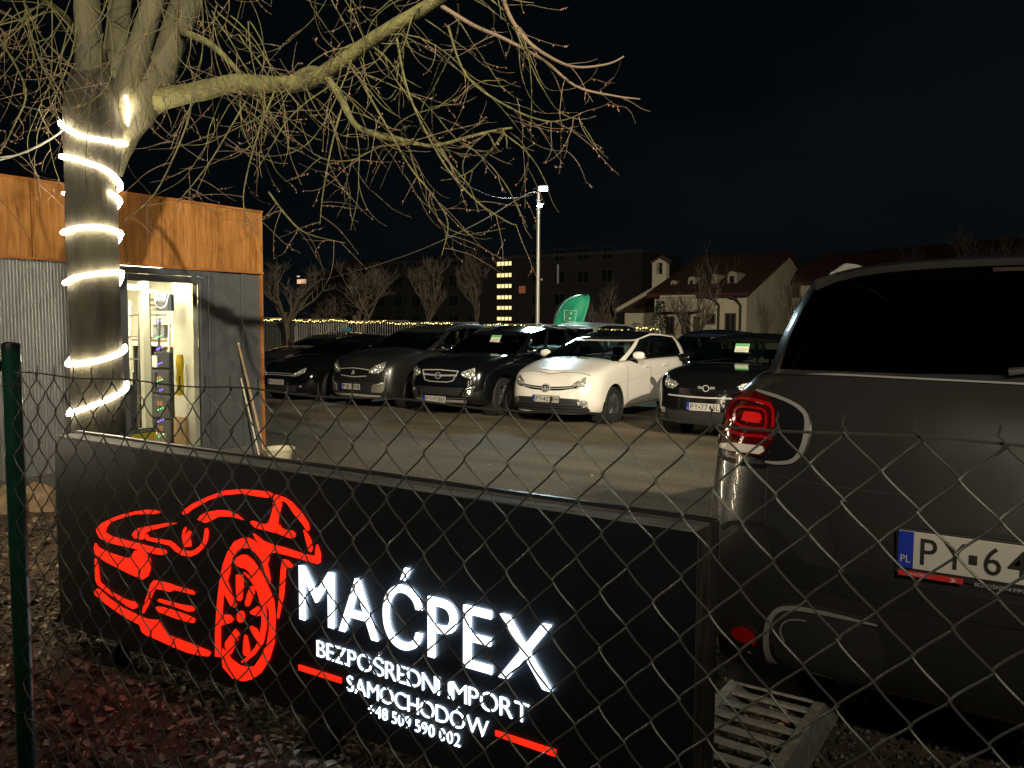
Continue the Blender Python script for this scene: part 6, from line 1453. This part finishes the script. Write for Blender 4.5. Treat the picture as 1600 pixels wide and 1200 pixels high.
bl, br_ = onY(1019, 430, CY + 2), onY(1041, 430, CY + 2); bt = onY(1032, 404, CY + 2); bs = onY(1020, 411, CY + 2); m = MB(); X0_, X1_ = bl.x - a.x, br_.x - a.x; xm = (X0_ + X1_) / 2
m.box((X0_, 2, bl.z - 1), (xm - .22, 2.5, bs.z)); m.box((xm + .22, 2, bl.z - 1), (X1_, 2.5, bs.z)); m.box((xm - .22, 2, bl.z - 1), (xm + .22, 2.5, bl.z + .05)); m.prism([(X0_, bs.z + .001), (X1_, bs.z + .001), (xm, bt.z)], lambda p: (p[0], 2, p[1]), lambda p: (p[0], 2.5, p[1]))
m.build('bell_gable', plaster, ch); m = MB(); m.lathe([(0, .35), (.08, .33), (.12, .1), (.2, 0), (0, 0)], 12, 'Z', (xm, 2.25, bl.z + .35)); m.build('bell', M['plastic'], ch, 50)
m = MB(); m.tube([(X0_ - .2, 2.25, bs.z), (xm, 2.25, bt.z + .12), (X1_ + .2, 2.25, bs.z)], .16, 5); m.build('bell_gable_coping', bpy.data.materials['chapel_tiles'], ch)
# small conifer by the house
cq = onY(1031, 520, 42); cf_ = thing('conifer', 'small dark conifer in front of the cream house wall', 'tree', (cq.x, 42, 0)); m = MB(); rc = random.Random(4)
for k in range(420):
    z = rc.uniform(.3, 3.0); r = (3.1 - z) * .30 * rc.uniform(.3, 1); a_ = rc.uniform(0, 2*PI); x, y = r * math.cos(a_), r * math.sin(a_); L = .22
    m.add([(x, y, z), (x + L * math.cos(a_ + .3), y + L * math.sin(a_ + .3), z - .08), (x + L * .9 * math.cos(a_ - .3), y + L * .9 * math.sin(a_ - .3), z - .02)], [(0, 1, 2)])
tag(m.build('crown', mat('conifer_green', (.03, .05, .025), .8), cf_, fixn=False), kind='stuff'); m = MB(); m.tube([(0, 0, -.05), (0, 0, 2.9)], [.06, .01], 7); m.build('trunk', bgbark, cf_, 50)
# ------------------------------------------------------------------ far treeline and the street lamp this light comes from
for lp3, lab in ((LAMP, 'tall street lamp on the pavement behind the viewer'), (LAMP2, 'tall street lamp across the road, far right behind the viewer')):
    sl_ = thing('street_lamp', lab, 'street lamp', (lp3.x + .9, lp3.y - .6, 0), 0); hh = lp3.z
    m = MB(); m.tube([(0, 0, 0), (0, 0, hh + .3)], [.09, .06], 12); m.build('pole', M['alloy'], sl_, 50)
    m = MB(); m.tube([(0, 0, hh + .25), (-.5, .35, hh + .4), (-.8, .5, hh + .35)], .035, 8); m.build('arm', M['alloy'], sl_, 50)
    hd = MB(); hd.box((-1.15, .42, hh + .26), (-.55, .78, hh + .39)); me = hd.mesh('lamp_head', M['alloy']); bevel(me, .03, 2); obj('lamp_head', me, sl_)

# second rope-lit tree along the same verge, just outside the left picture edge
t2 = thing('street_tree', 'second rope-lit tree trunk outside the left picture edge, where the feed cables lead', 'tree', (-6.9, .9, 0))
m = MB(); m.tube([(0, 0, -.1), (.02, 0, 1.2), (-.02, .03, 2.5), (.05, 0, 3.6), (.25, .1, 5.0), (.6, .2, 7.0)], [.26, .20, .19, .17, .12, .06], 24); m.build('trunk', bark, t2, 60)
m = MB(); m.tube([(0, 0, 3.3), (-.5, .2, 4.4), (-.9, .3, 6)], [.11, .08, .04], 12); m.build('limb', bark, t2, 60)
r2 = thing('rope_light', 'rope light wound around the second tree outside the left picture edge', 'rope light', (-6.9, .9, 0))
m = MB(); m.tube([(.225 * math.cos(k * PI / 10) , .225 * math.sin(k * PI / 10), .8 + 2.5 * k / 160) for k in range(161)], .0125, 7); m.build('lit_turns', M['led'], r2, 60)
